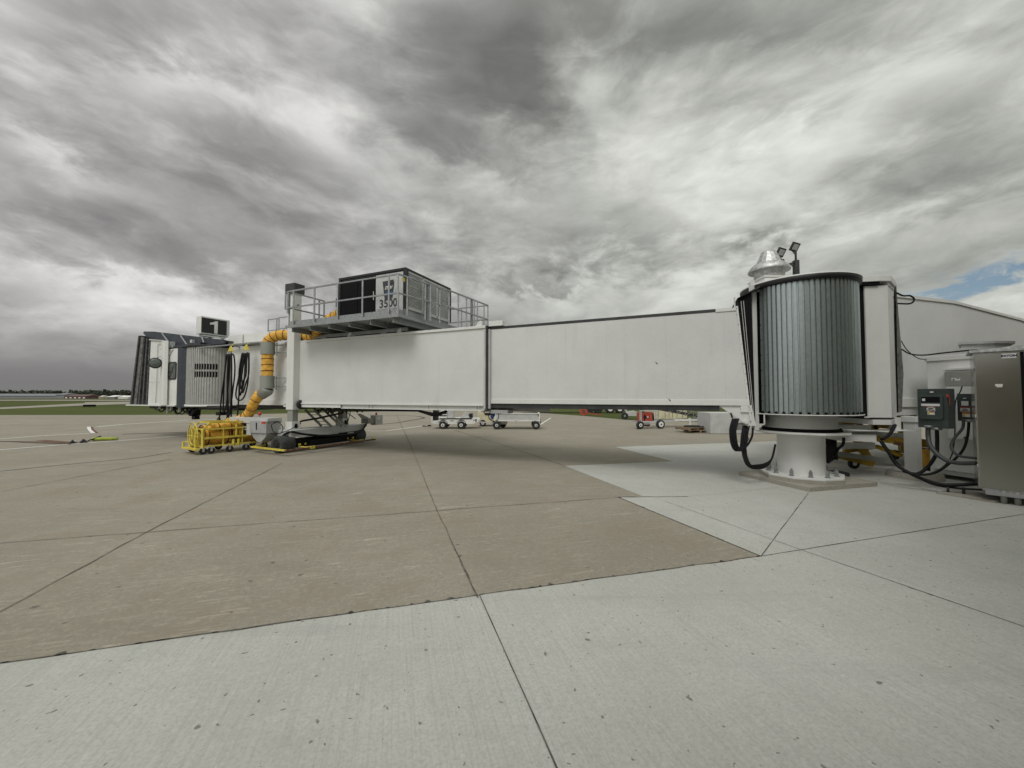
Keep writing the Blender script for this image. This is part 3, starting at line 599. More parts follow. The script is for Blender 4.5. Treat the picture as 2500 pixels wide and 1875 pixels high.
# near side electrical unit
b = MB(TF); b.box(16.1, 18.3, 1.45, 2.0, 1.02, 1.22); nu = b.build('electrical_unit', 'lightgrey_paint', pbb, bevel=0.008)
b = MB(TF); b.box(16.1, 17.0, 1.5, 2.05, 0.68, 1.12); b.build('unit_door', 'grey_paint', nu, bevel=0.008)
b = MB(TF); b.prism([(16.1, 0.68), (17.0, 0.68), (16.85, 0.5), (16.65, 0.36), (16.45, 0.36), (16.25, 0.5)], 1.55, 2.0, 'y'); b.build('unit_hopper', 'grey_paint', nu)
b = MB(TF); b.box(17.05, 17.3, 1.5, 1.98, 0.58, 1.02); b.build('unit_side', 'lightgrey_paint', nu)
b = MB(TF); b.box(17.3, 17.95, 1.55, 1.9, 0.62, 1.02); b.build('switchgear', 'dark_trim', nu)
b = MB(TF)
for t, z in ((17.42, 0.84), (17.55, 0.84), (17.42, 0.75), (17.55, 0.75)): b.box(t, t + 0.06, 1.9, 1.93, z, z + 0.05)
b.box(17.75, 17.80, 1.9, 1.95, 0.6, 0.98); b.box(17.62, 17.66, 1.9, 1.95, 0.6, 0.98); b.build('terminal_blocks', 'label_white', nu)
b = MB(TF); b.box(16.12, 16.35, 2.052, 2.058, 1.03, 1.10); b.build('warning_label', 'red_plastic', nu)
b = MB(TF); b.box(16.60, 16.65, 2.052, 2.06, 0.8, 1.05); b.build('door_slot', 'matt_black', nu)
b = MB(TF); b.cyl((17.0, 1.7, 1.22), (17.0, 1.7, 1.30), 0.014, 8); b.build('beacon_stem', 'grey_paint', nu)
b = MB(TF); b.cyl((17.0, 1.7, 1.30), (17.0, 1.7, 1.42), 0.055, 12); b.build('beacon', 'red_plastic', nu)

# third section of tunnel, up to the cab
b = MB(TF); b.box(16.6, 19.95, -1.0, 1.0, 1.70, 4.04); ct = b.build('cab_tunnel', 'white_paint', pbb)
b = MB(TF); b.box(16.0, 19.95, 1.002, 1.03, 1.66, 1.86); b.box(16.6, 19.95, -1.0, 1.0, 4.042, 4.08); b.build('bottom_trim', 'white_paint', ct, bevel=0.004)
b = MB(TF); b.box(16.4, 19.9, -0.8, 0.8, 1.50, 1.66); b.build('underframe', 'dark_trim', ct)
for t0, t1, w0, w1, z0, z1 in ((20.1, 21.1, 0.05, 0.5, 4.32, 4.72), (18.35, 20.0, 0.0, 0.5, 4.30, 4.72)):
    b = MB(TF); b.box(t0, t1, w0, w1, z0, z1); b.build('roof_box', 'white_paint', pbb, bevel=0.01)
b = MB(TF); b.box(17.3, 22.0, 1.15, 1.25, 4.12, 4.17); b.box(18.0, 19.0, 1.0, 1.15, 4.10, 4.20); b.box(19.4, 19.5, 0.9, 1.2, 4.05, 4.13); b.build('hanger_rail', 'galvanised', pbb)
# cab curtain
b = MB(TF); tc, wc, rr0, rr1 = 22.55, 0.0, 1.22, 1.195; a = 0.0; pts = []; ang = math.degrees(0.105 / rr0); A0, A1 = 40, 200
a = A0
while a < A1:
    for f_, r_ in ((0.0, rr1), (0.22, rr1), (0.3, rr0), (0.92, rr0), (1.0, rr1)): pts.append((r_, a + ang * f_))
    a += ang
vs = []
for r_, an in pts: vs += [(tc + r_ * math.cos(R(an)), wc + r_ * math.sin(R(an)), 1.66), (tc + r_ * math.cos(R(an)), wc + r_ * math.sin(R(an)), 4.22)]
b.add(vs, [(2 * i, 2 * i + 2, 2 * i + 3, 2 * i + 1) for i in range(len(pts) - 1)]); cc = b.build('cab_curtain', 'cab_curtain', pbb)
for z0 in (2.86, 3.20):
    k = 0
    for i in range(9):
        an = 104 + i * ang; b = MB(TF)
        p = (tc + 1.222 * math.cos(R(an)), wc + 1.222 * math.sin(R(an))); q = (tc + 1.222 * math.cos(R(an + ang * 0.7)), wc + 1.222 * math.sin(R(an + ang * 0.7)))
        b.add([(p[0], p[1], z0), (q[0], q[1], z0), (q[0], q[1], z0 + 0.25), (p[0], p[1], z0 + 0.25)], [(0, 1, 2, 3)])
        b.v += [v + (v - TF(tc, wc, v.z)).normalized() * 0.006 for v in b.v]; b.f = [(0, 1, 2, 3), (4, 7, 6, 5), (0, 4, 5, 1), (1, 5, 6, 2), (2, 6, 7, 3), (3, 7, 4, 0)]; b.sm = [False] * 6
        b.build('vent_slot', 'matt_black', cc)
b = MB(TF); b.lathe((tc, wc), [(0.9, 4.20), (1.27, 4.20), (1.29, 4.24), (1.29, 4.29), (0.1, 4.34)], 48); b.build('cab_rim', 'black', pbb)
b = MB(TF); b.lathe((tc, wc), [(0.1, 1.54), (1.26, 1.54), (1.26, 1.64), (0.1, 1.64)], 48); b.build('cab_floor', 'white_paint', pbb)
b = MB(TF); b.box(19.9, 21.6, -1.0, 1.02, 1.52, 1.60); b.box(20.0, 27.0, -0.9, 0.7, 1.40, 1.54); b.build('cab_underframe', 'dark_trim', pbb)
# dark faceted column beside the curtain
b = MB(TF); b.prism([(23.10, 0.78), (23.20, 1.0), (23.45, 1.11), (23.70, 1.14), (23.70, 0.2), (23.2, 0.2)], 1.50, 4.24); b.build('corner_column', 'navy_grey', pbb)
b = MB(TF); b.box(23.70, 24.75, -1.2, 1.12, 1.60, 4.22); cw = b.build('cab_wall', 'white_paint', pbb, bevel=0.01)
def rrect(x0, x1, z0, z1, r, n=5):
    o = []
    for cx, cz, a0 in ((x1 - r, z1 - r, 0), (x0 + r, z1 - r, 90), (x0 + r, z0 + r, 180), (x1 - r, z0 + r, 270)):
        o += [(cx + r * math.cos(R(a0 + 90 * k / n)), cz + r * math.sin(R(a0 + 90 * k / n))) for k in range(n + 1)]
    return o
b = MB(TF); b.prism(rrect(23.78, 24.42, 2.78, 3.60, 0.12), 1.12, 1.145, 'y'); wf = b.build('window', 'black', cw)
b = MB(TF); b.prism(rrect(23.84, 24.36, 2.84, 3.54, 0.08), 1.145, 1.150, 'y'); b.build('pane', 'cab_glass', wf)
b = MB(TF); b.bar((24.35, 1.156, 3.12), (24.08, 1.156, 3.14), 0.01, 0.03); b.bar((24.08, 1.156, 3.1), (24.34, 1.156, 2.88), 0.01, 0.025); b.bar((24.08, 1.156, 3.14), (24.06, 1.156, 3.38), 0.01, 0.05); b.build('window_latch', 'black', wf)
b = MB(TF); b.tube([Vector(p) for p in spline([(24.1, 1.14, 4.18), (24.3, 1.15, 4.0), (24.42, 1.16, 3.7), (24.42, 1.16, 2.0)], 5)], 0.02); b.build('conduit', 'lightgrey_paint', cw)
b = MB(TF)
pf = [(24.45, 1.11), (24.32, 1.22), (24.40, 1.31), (24.55, 1.32), (24.85, 1.25), (24.85, 0.6), (24.45, 0.6)]
b.prism(pf, 1.60, 4.58); b.build('cab_bulge', 'white_paint', pbb)
b = MB(TF); b.prism([(24.85, 1.60), (26.22, 1.60), (26.12, 4.74), (24.85, 4.60)], -1.3, 1.10, 'y'); cf = b.build('cab_front', 'white_paint', pbb, bevel=0.012)
b = MB(TF); b.prism([(24.85, 4.60), (26.14, 4.735), (26.14, 4.79), (24.85, 4.65)], 1.0, 1.16, 'y'); b.box(24.95, 26.15, 1.102, 1.108, 2.68, 2.69)
b.tube([Vector(p) for p in spline([(24.9, 1.14, 4.5), (25.25, 1.14, 4.5), (25.4, 1.14, 4.35), (25.4, 1.14, 3.0), (25.45, 1.14, 1.7)], 5)], 0.014); b.build('cab_front_trim', 'lightgrey_paint', cf)
b = MB(TF); b.box(23.72, 28.05, -1.4, 1.2, 1.55, 1.60); b.build('cab_sill', 'white_paint', pbb)
# convex mirror
mo = TF(24.75, 1.50, 3.54); vd = Vector((0.55, -0.80, 0.05)).normalized()
b = MB(); b.tube([mo - vd * 0.02, mo + vd * 0.02], [0.25, 0.25], 28, raw=True); mr = b.build('mirror', 'black', pbb)
b = MB(); b.tube([mo + vd * 0.02, mo + vd * 0.045, mo + vd * 0.06], [0.225, 0.16, 0.02], 28, raw=True); b.build('mirror_glass', 'cab_glass', mr)
b = MB(); b.tube([mo, TF(24.9, 1.2, 3.5)], 0.015, raw=True); b.tube([mo + Vector((0, 0, 0.2)), TF(24.9, 1.2, 3.9)], 0.01, raw=True); b.build('mirror_arm', 'black', mr)
# folding canopy bellows at the aircraft end
for k in range(10):
    f = k / 9.0; tb0 = 26.24 + f * 1.66; tt0 = 26.14 + f * 1.15; b = MB(TF)
    sl = 0.085; wv = 1.12 if k % 2 == 0 else 1.0
    zt = 4.78 + 0.27 * f
    b.prism([(tb0, 1.61), (tb0 + 0.14, 1.61), (tt0 + 0.09, zt), (tt0, zt)], -1.35, wv, 'y'); b.build('canopy_fold', 'bellows_fabric' if k % 2 == 0 else 'matt_black', pbb)
b = MB(TF); b.bar((27.25, 1.14, 1.62), (26.75, 1.14, 4.92), 0.04, 0.12); b.build('canopy_batten', 'canvas', pbb)
# dark sloping fascia of the cab roof
b = MB(TF); b.prism([(27.35, 5.20), (27.25, 5.27), (26.3, 5.20), (20.7, 4.46), (20.7, 4.30), (23.7, 4.24), (24.70, 4.24), (24.70, 4.62), (26.2, 4.80), (26.75, 4.86), (26.95, 4.95)], 0.82, 0.90, 'y')
b.prism([(27.35, 5.20), (27.25, 5.27), (26.3, 5.20), (20.7, 4.46), (20.7, 4.30), (23.7, 4.24), (24.70, 4.24), (24.70, 4.62), (26.2, 4.80), (26.75, 4.86), (26.95, 4.95)], -1.4, -1.3, 'y')
b.prism([(27.35, 5.18), (27.25, 5.25), (26.3, 5.18), (20.7, 4.44), (20.7, 4.40), (26.3, 5.12), (27.2, 5.18)], -1.3, 0.82, 'y'); cr = b.build('cab_roof', 'navy_grey', pbb)
b = MB(TF); b.prism([(24.0, 4.24), (25.15, 4.24), (25.15, 4.28), (24.0, 4.28)], 0.9, 1.14, 'y'); b.prism([(22.0, 4.30), (24.15, 4.25), (24.15, 4.33), (22.0, 4.40)], 0.5, 1.12, 'y'); b.build('roof_ledge', 'navy_grey', cr)
for t0, z0, t1, z1 in ((25.6, 5.08, 24.2, 4.27), (24.0, 4.86, 23.1, 4.36), (22.3, 4.66, 21.8, 4.38)):
    b = MB(TF); b.bar((t0, 0.91, z0), (t1, 1.10, z1), 0.035); b.build('roof_gusset', 'grey_paint', cr)
b = MB(TF); b.box(22.85, 23.0, 0.9, 1.02, 4.44, 4.58); b.build('camera_housing', 'lightgrey_paint', cr)
b = MB(TF)
for t, l in ((24.6, 0.2), (24.9, 0.35), (25.6, 0.16), (23.9, 0.28)):
    b = MB(TF); b.box(t, t + 0.06, 0.85, 0.93, 1.55 - l, 1.55); b.build('hanger_bracket', 'lightgrey_paint', pbb)
b = MB(TF)
for k in range(9):
    a_ = 26.4 - k * 0.35; s_ = 0.08 + 0.16 * abs(math.sin(k * 1.3 + 0.6)) + (0.12 if a_ < 25.0 else 0)
    b.tube([Vector(p) for p in spline([(a_, 0.8, 1.50), (a_ - 0.45, 0.85, 1.50 - s_), (a_ - 0.9, 0.8, 1.48)], 6)], 0.02 + 0.012 * (k % 3))
b.prism([(23.0, 1.5), (23.4, 1.5), (23.3, 1.1), (23.05, 1.1)], 0.5, 0.8, 'y'); b.box(22.9, 23.15, 0.6, 0.8, 0.95, 1.1); b.box(20.9, 21.15, 0.6, 0.9, 1.18, 1.32); b.build('underfloor_cables', 'cable', pbb)

# small guard rail on the cab tunnel roof
b = MB(TF)
for t in (20.35, 19.75, 19.6, 18.9, 18.2): b.bar((t, -0.8, 4.08), (t, -0.8, 5.62), 0.04)
for z in (5.1, 5.62): b.bar((20.35, -0.8, z), (19.75, -0.8, z), 0.035); b.bar((19.6, -0.8, z + 0.03), (18.2, -0.8, z + 0.03), 0.035); b.bar((19.75, -0.8, z), (19.6, -0.8, z), 0.035)
tag(b.build('guard_rail', 'galvanised'), 'small galvanised guard rail on the cab roof left of the lift column', 'railing')

# gate number sign
sg = thing('gate_sign', 'white box sign with black face and white numeral 1 above the cab', 'sign', TF(23.8, 0.2, 4.3))
b = MB(TF); b.box(23.35, 23.75, -0.85, 0.42, 4.98, 5.83); b.build('sign_box', 'white_paint', sg, bevel=0.015)
b = MB(TF); b.box(23.335, 23.352, -0.70, 0.40, 5.05, 5.76); b.build('sign_face', 'sign_black', sg)
b = MB(TF); b.prism([(-0.29, 5.07), (-0.29, 5.68), (-0.20, 5.68), (-0.08, 5.60), (0.05, 5.56), (0.05, 5.47), (-0.14, 5.50), (-0.14, 5.07)], 23.326, 23.333, 'x'); b.build('numeral', 'label_white', sg)
b = MB(TF); b.cyl((23.55, -0.3, 4.3), (23.55, -0.3, 4.86), 0.26, 24); b.box(23.4, 23.72, -0.7, 0.3, 4.88, 4.96); b.bar((23.5, 0.25, 4.4), (23.5, 0.25, 4.98), 0.05); b.bar((23.5, -0.65, 4.4), (23.5, -0.65, 4.98), 0.05); b.build('sign_post', 'white_paint', sg)

# ------------------------------------------------------------------ service platform over the outer tunnel
pl = thing('service_platform', 'galvanised service platform with railings on top of the boarding bridge', 'platform', TF(12.8, 0, 4.1))
b = MB(TF); b.box(10.35, 15.35, -2.9, 1.9, 4.44, 4.475); b.box(10.33, 15.37, 1.90, 1.93, 4.41, 4.51); b.box(10.32, 10.35, -2.9, 1.93, 4.41, 4.51); b.build('deck', 'galvanised', pl)
b = MB(TF); b.box(10.40, 15.2, 1.84, 1.86, 4.51, 4.66); b.box(10.40, 10.42, -2.9, 1.84, 4.51, 4.66); b.build('toe_board', 'galvanised', pl)
for t in (10.6, 11.5, 12.4, 13.3, 14.2, 15.1):
    b = MB(TF); b.box(t, t + 0.02, -2.8, 1.86, 4.29, 4.44); b.box(t - 0.04, t + 0.06, -2.8, 1.86, 4.275, 4.29); b.build('cross_beam', 'galvanised', pl)
b = MB(TF)
for w in (0.95, -0.95): b.box(10.8, 15.1, w - 0.04, w + 0.04, 4.16, 4.275)
for t in (11.6, 13.0, 14.4):
    b.box(t, t + 0.25, 0.85, 1.05, 4.112, 4.16); b.box(t, t + 0.25, -1.05, -0.85, 4.112, 4.16)
b.bar((11.4, 1.2, 4.42), (13.2, -0.9, 4.25), 0.06); b.bar((13.6, 1.2, 4.42), (12.2, -0.9, 4.25), 0.06); b.build('support_beam', 'galvanised', pl)
def railing(name, pts, posts, zt=5.72, zb=4.50, mid=True, r=0.024):
    b = MB(TF)
    for p in posts: b.bar((p[0], p[1], zb), (p[0], p[1], zt), 0.045)
    for z in ([zt, (zt + zb) / 2 + 0.03] if mid else [zt]):
        for p, q in zip(pts, pts[1:]): b.bar((p[0], p[1], z), (q[0], q[1], z), 0.045)
    return b.build(name, 'galvanised', pl)
railing('front_railing', [(15.28, 1.9), (10.40, 1.9)], [(15.0, 1.9), (13.97, 1.9), (12.89, 1.9), (11.81, 1.9), (10.75, 1.9), (10.40, 1.9)])
railing('end_railing', [(10.40, 1.9), (9.95, -0.5), (9.75, -2.8)], [(10.33, 1.55), (10.20, 0.8), (10.15, 0.6), (10.08, 0.15), (10.0, -0.3), (9.93, -0.8), (9.88, -1.3), (9.82, -1.8), (9.80, -2.0), (9.77, -2.5), (9.75, -2.8)])
b = MB(TF); b.box(10.17, 10.25, 0.62, 0.70, 4.5, 5.70); b.build('gate_post', 'galvanised', pl); b = MB(TF); b.box(9.83, 9.91, -1.72, -1.64, 4.5, 5.72); b.build('gate_post', 'galvanised', pl)
railing('side_railing', [(15.28, 1.9), (15.28, 0.4)], [(15.28, 1.85), (15.28, 0.62), (15.28, 0.4)])
railing('rear_railing', [(9.75, -2.8), (15.2, -2.8)], [(11.0, -2.8), (12.2, -2.8), (13.4, -2.8), (14.6, -2.8)])
b = MB(TF); b.box(15.24, 15.32, 1.88, 1.92, 4.95, 5.74); b.bar((15.28, 1.9, 5.70), (15.42, 1.9, 5.70), 0.04); b.bar((15.42, 1.9, 5.70), (15.42, 1.9, 5.1), 0.04); b.bar((15.42, 1.9, 5.1), (15.28, 1.9, 5.1), 0.04); b.build('gate_latch', 'galvanised', pl)

# ------------------------------------------------------------------ preconditioned air unit
ac = thing('air_conditioning_unit', 'black and white air unit with louvred end and number 3500 on the platform', 'air conditioner', TF(11.8, 0.2, 4.5))
b = MB(TF); b.box(10.46, 13.24, -1.02, 1.50, 4.76, 5.98); body = b.build('unit_body', 'sign_black', ac)
b = MB(TF); b.box(10.42, 13.27, -1.06, 1.53, 5.98, 6.05); b.box(10.38, 10.47, 1.43, 1.53, 4.76, 5.98); b.box(10.40, 10.47, -1.06, -0.98, 4.76, 5.98); b.box(13.18, 13.26, 1.44, 1.53, 4.76, 5.98); b.build('corner_frame', 'black', ac)
b = MB(TF); b.box(10.46, 13.24, -1.02, 1.49, 4.52, 4.76); b.build('unit_base', 'galvanised', ac)
b = MB(TF); b.box(10.52, 11.62, 1.50, 1.525, 4.70, 5.93); wp = b.build('white_panel', 'lightgrey_paint', ac)
wp['label'] = 'white panel with the 3500 lettering'
for t in (11.66, 12.42):
    b = MB(TF); b.box(t, t + 0.72, 1.50, 1.52, 4.78, 5.93); b.build('door_panel', 'matt_black', ac)
b = MB(TF); b.box(11.70, 11.72, 1.521, 1.54, 5.3, 5.42); b.box(11.70, 11.72, 1.521, 1.54, 5.14, 5.24); b.build('door_handle', 'label_white', ac)
XD = -DV; PO = lambda t, z: TF(t, 1.527, z)
b = MB(TF); b.prism([(11.34, 5.70), (10.90, 5.72), (10.86, 5.62), (10.93, 5.12), (11.25, 5.12)], 1.525, 1.530, 'y'); lg = b.build('logo', 'logo_grey', wp)
text('logo_lettering', 'ITW', 0.15, 'label_white', wp, TF(11.10, 1.533, 5.47), XD, UP, bold=0.004, shear=0.3)
text('logo_lettering', 'GSE', 0.16, 'logo_blue', wp, TF(11.10, 1.533, 5.28), XD, UP, bold=0.006, shear=0.3)
text('number_lettering', '3500', 0.37, 'logo_grey', wp, TF(11.10, 1.53, 4.97), XD, UP, bold=0.008)
text('small_lettering', 'ECOGATE ENABLED', 0.095, 'grey_paint', wp, TF(11.10, 1.53, 4.78), XD, UP)
b = MB(TF)
for w0, w1 in ((0.68, 1.43), (-0.14, 0.62), (-0.96, -0.20)):
    z = 4.84
    while z < 5.92:
        b.box(10.418, 10.436, w0, w1, z, z + 0.026); z += 0.046
b.build('louvre', 'lightgrey_paint', ac)
b = MB(TF)
for w in (1.43, 0.65, -0.17, -0.98): b.box(10.405, 10.45, w - 0.035, w + 0.03, 4.76, 5.96)
b.box(10.405, 10.45, -1.0, 1.45, 4.75, 4.83); b.box(10.405, 10.45, -1.0, 1.45, 5.92, 5.96); b.box(10.404, 10.45, -1.0, 1.45, 5.52, 5.55); b.build('louvre_frame', 'lightgrey_paint', ac)
b = MB(TF); b.box(10.36, 10.37, 1.62, 1.74, 5.55, 5.66); b.build('caution_plate', 'yellow_paint', ac)

# ------------------------------------------------------------------ flexible air duct
def fabric_tube(pts, r, name, parent, bandstep=0.22, band=True, seg=28, n=14, wr=0.05):
    P = spline(pts, n); b = MB(); vs = []; rr = r if isinstance(r, list) else [r] * len(P)
    if len(rr) != len(P): rr = [rr[min(len(rr) - 1, int(i * len(rr) / len(P)))] for i in range(len(P))]
    b.tube(P, rr, seg, raw=True)
    for i, v in enumerate(b.v):
        c = P[min(i // seg, len(P) - 1)]; d = v - c
        b.v[i] = c + d * (1 + wr * (noise.noise(v * 7) + 0.6 * noise.noise(v * 17)))
    o = b.build(name, 'duct_fabric', parent)
    if band:
        L = 0; last = 0.0
        for i in range(1, len(P) - 1):
            L += (P[i] - P[i - 1]).length
            if L - last > bandstep:
                last = L; t = (P[i + 1] - P[i - 1]).normalized(); u = t.orthogonal().normalized(); w = t.cross(u); tilt = 0.25
                c = MB(); ring = []
                for k in range(33):
                    a = 2 * math.pi * k / 32; dr = (u * math.cos(a) + w * math.sin(a)); ring.append(P[i] + dr * rr[i] * 1.015 + t * (tilt * rr[i] * math.sin(a) * 0.4))
                c.tube(ring, 0.013, 5, caps=False, raw=True); c.build('band', 'duct_band', o)
    return o
duct = thing('air_duct', 'yellow fabric air duct with dark bands running down beside the lift column', 'air duct', TF(17.3, 1.35, 1.2))
DP = [(13.2, 1.1, 5.05), (13.8, 1.15, 4.85), (14.6, 1.18, 4.52), (15.3, 0.75, 4.30), (15.9, 0.90, 4.31), (16.45, 1.25, 4.34), (16.78, 1.42, 4.24), (16.94, 1.48, 4.05), (16.94, 1.48, 3.9)]
fabric_tube([TF(*p) for p in DP], 0.19, 'duct_hose', duct, 0.2)
fabric_tube([TF(16.94, 1.48, z) for z in (3.65, 3.4, 3.1, 2.8, 2.7)], 0.20, 'duct_hose', duct, 0.22)
fabric_tube([TF(*p) for p in [(17.12, 1.6, 2.12), (17.28, 1.66, 1.9), (17.42, 1.7, 1.68), (17.75, 1.6, 1.4), (18.3, 1.5, 1.15), (19.0, 1.6, 0.98)]], 0.17, 'duct_hose', duct, 0.34, wr=0.16)
for z0, z1 in ((3.60, 4.05), (2.30, 2.78)):
    b = MB(TF); b.lathe((16.94, 1.48), [(0.215, z0), (0.24, z0), (0.24, z1), (0.215, z1)], 32, smooth=False); sl = b.build('duct_collar', 'clamp_grey', duct)
    b = MB(TF)
    for z in (z0 + 0.08, z1 - 0.08): b.bar((16.9, 1.28, z), (16.22, 1.05, z), 0.04); 
    b.bar((16.24, 1.08, z0 - 0.1), (16.24, 1.08, z1 + 0.05), 0.05); b.bar((16.66, 1.33, z0 - 0.05), (16.66, 1.33, z1), 0.04); b.build('duct_bracket', 'clamp_grey', duct)
b = MB(TF); b.tube([(16.94, 1.48, 2.31), (16.97, 1.49, 2.22), (17.14, 1.6, 2.02)], [0.24, 0.235, 0.18], 28); b.build('duct_elbow', 'clamp_grey', duct)

# ------------------------------------------------------------------ hanging power cables
def loopset(t0, n_hooks, specs, name, label):
    th = thing(name, label, 'power cable', TF(t0, 1.4, 1.0), 'black power cables hanging in loops from yellow hooks')
    b = MB(TF); b.prism([(t0 - 0.19, 3.84), (t0 + 0.19, 3.84), (t0 + 0.02, 4.06), (t0 - 0.02, 4.06)], 1.38, 1.41, 'y'); b.bar((t0, 1.39, 4.05), (t0, 1.25, 4.16), 0.02); b.build('hook_plate', 'yellow_paint', th)
    b = MB(TF)
    for k in (-0.15, 0, 0.15): b.tube([Vector(p) for p in spline([(t0 + k, 1.395, 3.86), (t0 + k + 0.04, 1.40, 3.80), (t0 + k, 1.42, 3.74), (t0 + k - 0.04, 1.42, 3.78)], 4)], 0.012)
    b.build('hook', 'galvanised_bright', th)
    for pts in specs:
        b = MB(TF); b.tube([Vector(p) for p in spline(pts, 10)], 0.027, 10); b.build('cable_loop', 'cable', th)
    return th
def lp(t0, ta, tb, zb, w, sp=0.2):
    """one loop hung over a hook at ta, falling to zb, back up to tb"""
    m = (ta + tb) / 2 + sp
    return [(ta, w, 3.72), (ta + 0.02 + sp * 0.5, w + 0.02, 2.9), (m + 0.05, w + 0.03, zb + 0.35), (m, w + 0.04, zb), (m - 0.16, w + 0.03, zb + 0.35), (tb - 0.04 + sp * 0.3, w, 2.9), (tb, w, 3.72)]
lc = loopset(19.35, 3, [lp(0, 19.55, 19.38, 1.35, 1.42, 0.15), lp(0, 19.40, 19.22, 0.98, 1.46, -0.1), lp(0, 19.30, 19.12, 1.15, 1.5, 0.0),
    [(19.56, 1.44, 3.72), (19.60, 1.46, 3.0), (19.72, 1.5, 1.9), (19.78, 1.5, 1.3), (19.86, 1.5, 1.06)],
    [(19.20, 1.46, 3.74), (19.02, 1.46, 3.6), (18.95, 1.46, 3.0), (19.02, 1.48, 2.2), (19.1, 1.5, 1.6), (19.25, 1.55, 1.1), (19.35, 1.6, 0.95), (19.2, 1.6, 1.0)]],
    'power_cable', 'left of two black power cable bundles, with its plug hanging just above the yellow cart')
b = MB(TF); b.cyl((19.84, 1.5, 1.12), (19.92, 1.5, 0.86), 0.06, 12, 0.085); b.build('plug', 'black', lc)
loopset(18.37, 3, [lp(0, 18.50, 18.38, 2.05, 1.42, 0.15), lp(0, 18.34, 18.22, 2.3, 1.46, 0.2), lp(0, 18.46, 18.12, 2.15, 1.44, 0.1),
    [(18.48, 1.46, 3.74), (18.62, 1.48, 2.9), (18.78, 1.5, 2.1), (18.55, 1.52, 1.85), (18.25, 1.5, 2.0), (18.08, 1.48, 2.6), (18.10, 1.46, 3.4), (18.2, 1.45, 3.74)],
    [(18.5, 1.47, 3.7), (18.60, 1.5, 3.0), (18.55, 1.52, 2.2), (18.56, 1.54, 1.5), (18.6, 1.55, 0.95)]],
    'power_cable', 'right of two black power cable bundles, looped higher beside the yellow air duct')

# ------------------------------------------------------------------ yellow hose cart
def caster(b1, b2, x, y, r=0.11):
    b1.box(x - 0.03, x + 0.03, y - 0.035, y - 0.025, r * 0.8, 0.25); b1.box(x - 0.03, x + 0.03, y + 0.025, y + 0.035, r * 0.8, 0.25)
    b2.cyl((x, y - 0.022, r), (x, y + 0.022, r), r, 20)
CF = frame(-10.72, 13.22, 0.56, 0.83)     # x along the cart, y away to its left
hc = thing('hose_cart', 'yellow tubular cart on casters holding rolled yellow air hose beside the drive wheels', 'cart', CF(1.1, 0.5, 0))
L_, W_ = 2.15, 1.0
b = MB(CF)
for y in (0.0, W_):
    b.bar((0.1, y, 0.27), (L_, y, 0.27), 0.05); b.bar((0.1, y, 0.55), (L_, y, 0.55), 0.05, 0.07); b.bar((0.15, y, 0.86), (L_, y, 0.86), 0.05); b.bar((0.3, y, 1.08), (L_ - 0.3, y, 1.08), 0.05)
    for x in (0.1, 1.02, 1.18): b.bar((x, y, 0.2), (x, y, 0.86 if x < 1 else 0.45), 0.07)
    for x in (0.7, 1.3, 1.85): b.bar((x, y, 0.27), (x, y, 0.86), 0.035)
    b.bar((0.1, y, 0.86), (0.3, y, 1.08), 0.05); b.bar((L_, y, 0.86), (L_ - 0.3, y, 1.08), 0.06); b.bar((L_, y, 0.2), (L_, y, 0.86), 0.06); b.bar((1.1, y, 0.55), (1.1, y, 1.08), 0.05)
for x, z in ((0.1, 0.27), (L_, 0.27), (0.3, 1.08), (L_ - 0.3, 1.08), (1.1, 1.08), (0.1, 0.86), (L_, 0.86), (1.1, 0.27)): b.bar((x, 0, z), (x, W_, z), 0.05)
b.bar((0.1, 0.0, 0.86), (0.25, 0.5, 0.6), 0.04); b.bar((0.1, 1.0, 0.86), (0.25, 0.5, 0.6), 0.04)
b.box(-0.14, 0.0, -0.08, W_ + 0.25, 0.16, 0.21); b.bar((-0.1, W_ + 0.18, 0.2), (-0.1, W_ + 0.18, 0.38), 0.05); b.bar((-0.1, W_ + 0.18, 0.38), (0.1, W_, 0.38), 0.04)
b.box(-0.03, 0.09, 0.25, 0.37, 0.2, 0.75)
b.build('cart_frame', 'yellow_paint', hc)
b = MB(CF)
c0 = (-0.02, 0.55, 0.62)
for r_ in (0.47, 0.30):
    b.tube([(c0[0], c0[1] + r_ * math.cos(2 * math.pi * k / 32), c0[2] + r_ * math.sin(2 * math.pi * k / 32)) for k in range(33)], 0.018, 6, caps=False)
for k in range(6): a = 2 * math.pi * k / 6; b.bar(c0, (c0[0], c0[1] + 0.47 * math.cos(a), c0[2] + 0.47 * math.sin(a)), 0.025)
b.build('hand_wheel', 'yellow_paint', hc)
for x0, x1 in ((0.22, 0.98), (1.22, 2.02)):
    b = MB(CF); n_ = 10; pts = [(x0 + (x1 - x0) * k / n_, 0.5, 0.62) for k in range(n_ + 1)]; b.tube(pts, 0.36, 32)
    for i, v in enumerate(b.v): 
        c_ = CF((v.x * 0), 0, 0); b.v[i] = v + Vector((1, 1, 1)) * 0.022 * noise.noise(v * 5)
    d = b.build('hose_roll', 'duct_fabric', hc)
    b = MB(CF)
    for r_ in (0.36, 0.29, 0.22, 0.14): b.tube([(x0 - 0.01, 0.5 + r_ * math.cos(2 * math.pi * k / 28), 0.62 + r_ * math.sin(2 * math.pi * k / 28)) for k in range(29)], 0.014, 5, caps=False)
    b.tube([(x0 + 0.12, 0.5 + 0.375 * math.cos(2 * math.pi * k / 28), 0.62 + 0.375 * math.sin(2 * math.pi * k / 28)) for k in range(29)], 0.016, 5, caps=False)
    b.tube([(x1 - 0.05, 0.5 + 0.375 * math.cos(2 * math.pi * k / 28), 0.62 + 0.375 * math.sin(2 * math.pi * k / 28)) for k in range(29)], 0.016, 5, caps=False)
    b.build('band', 'duct_band', d)
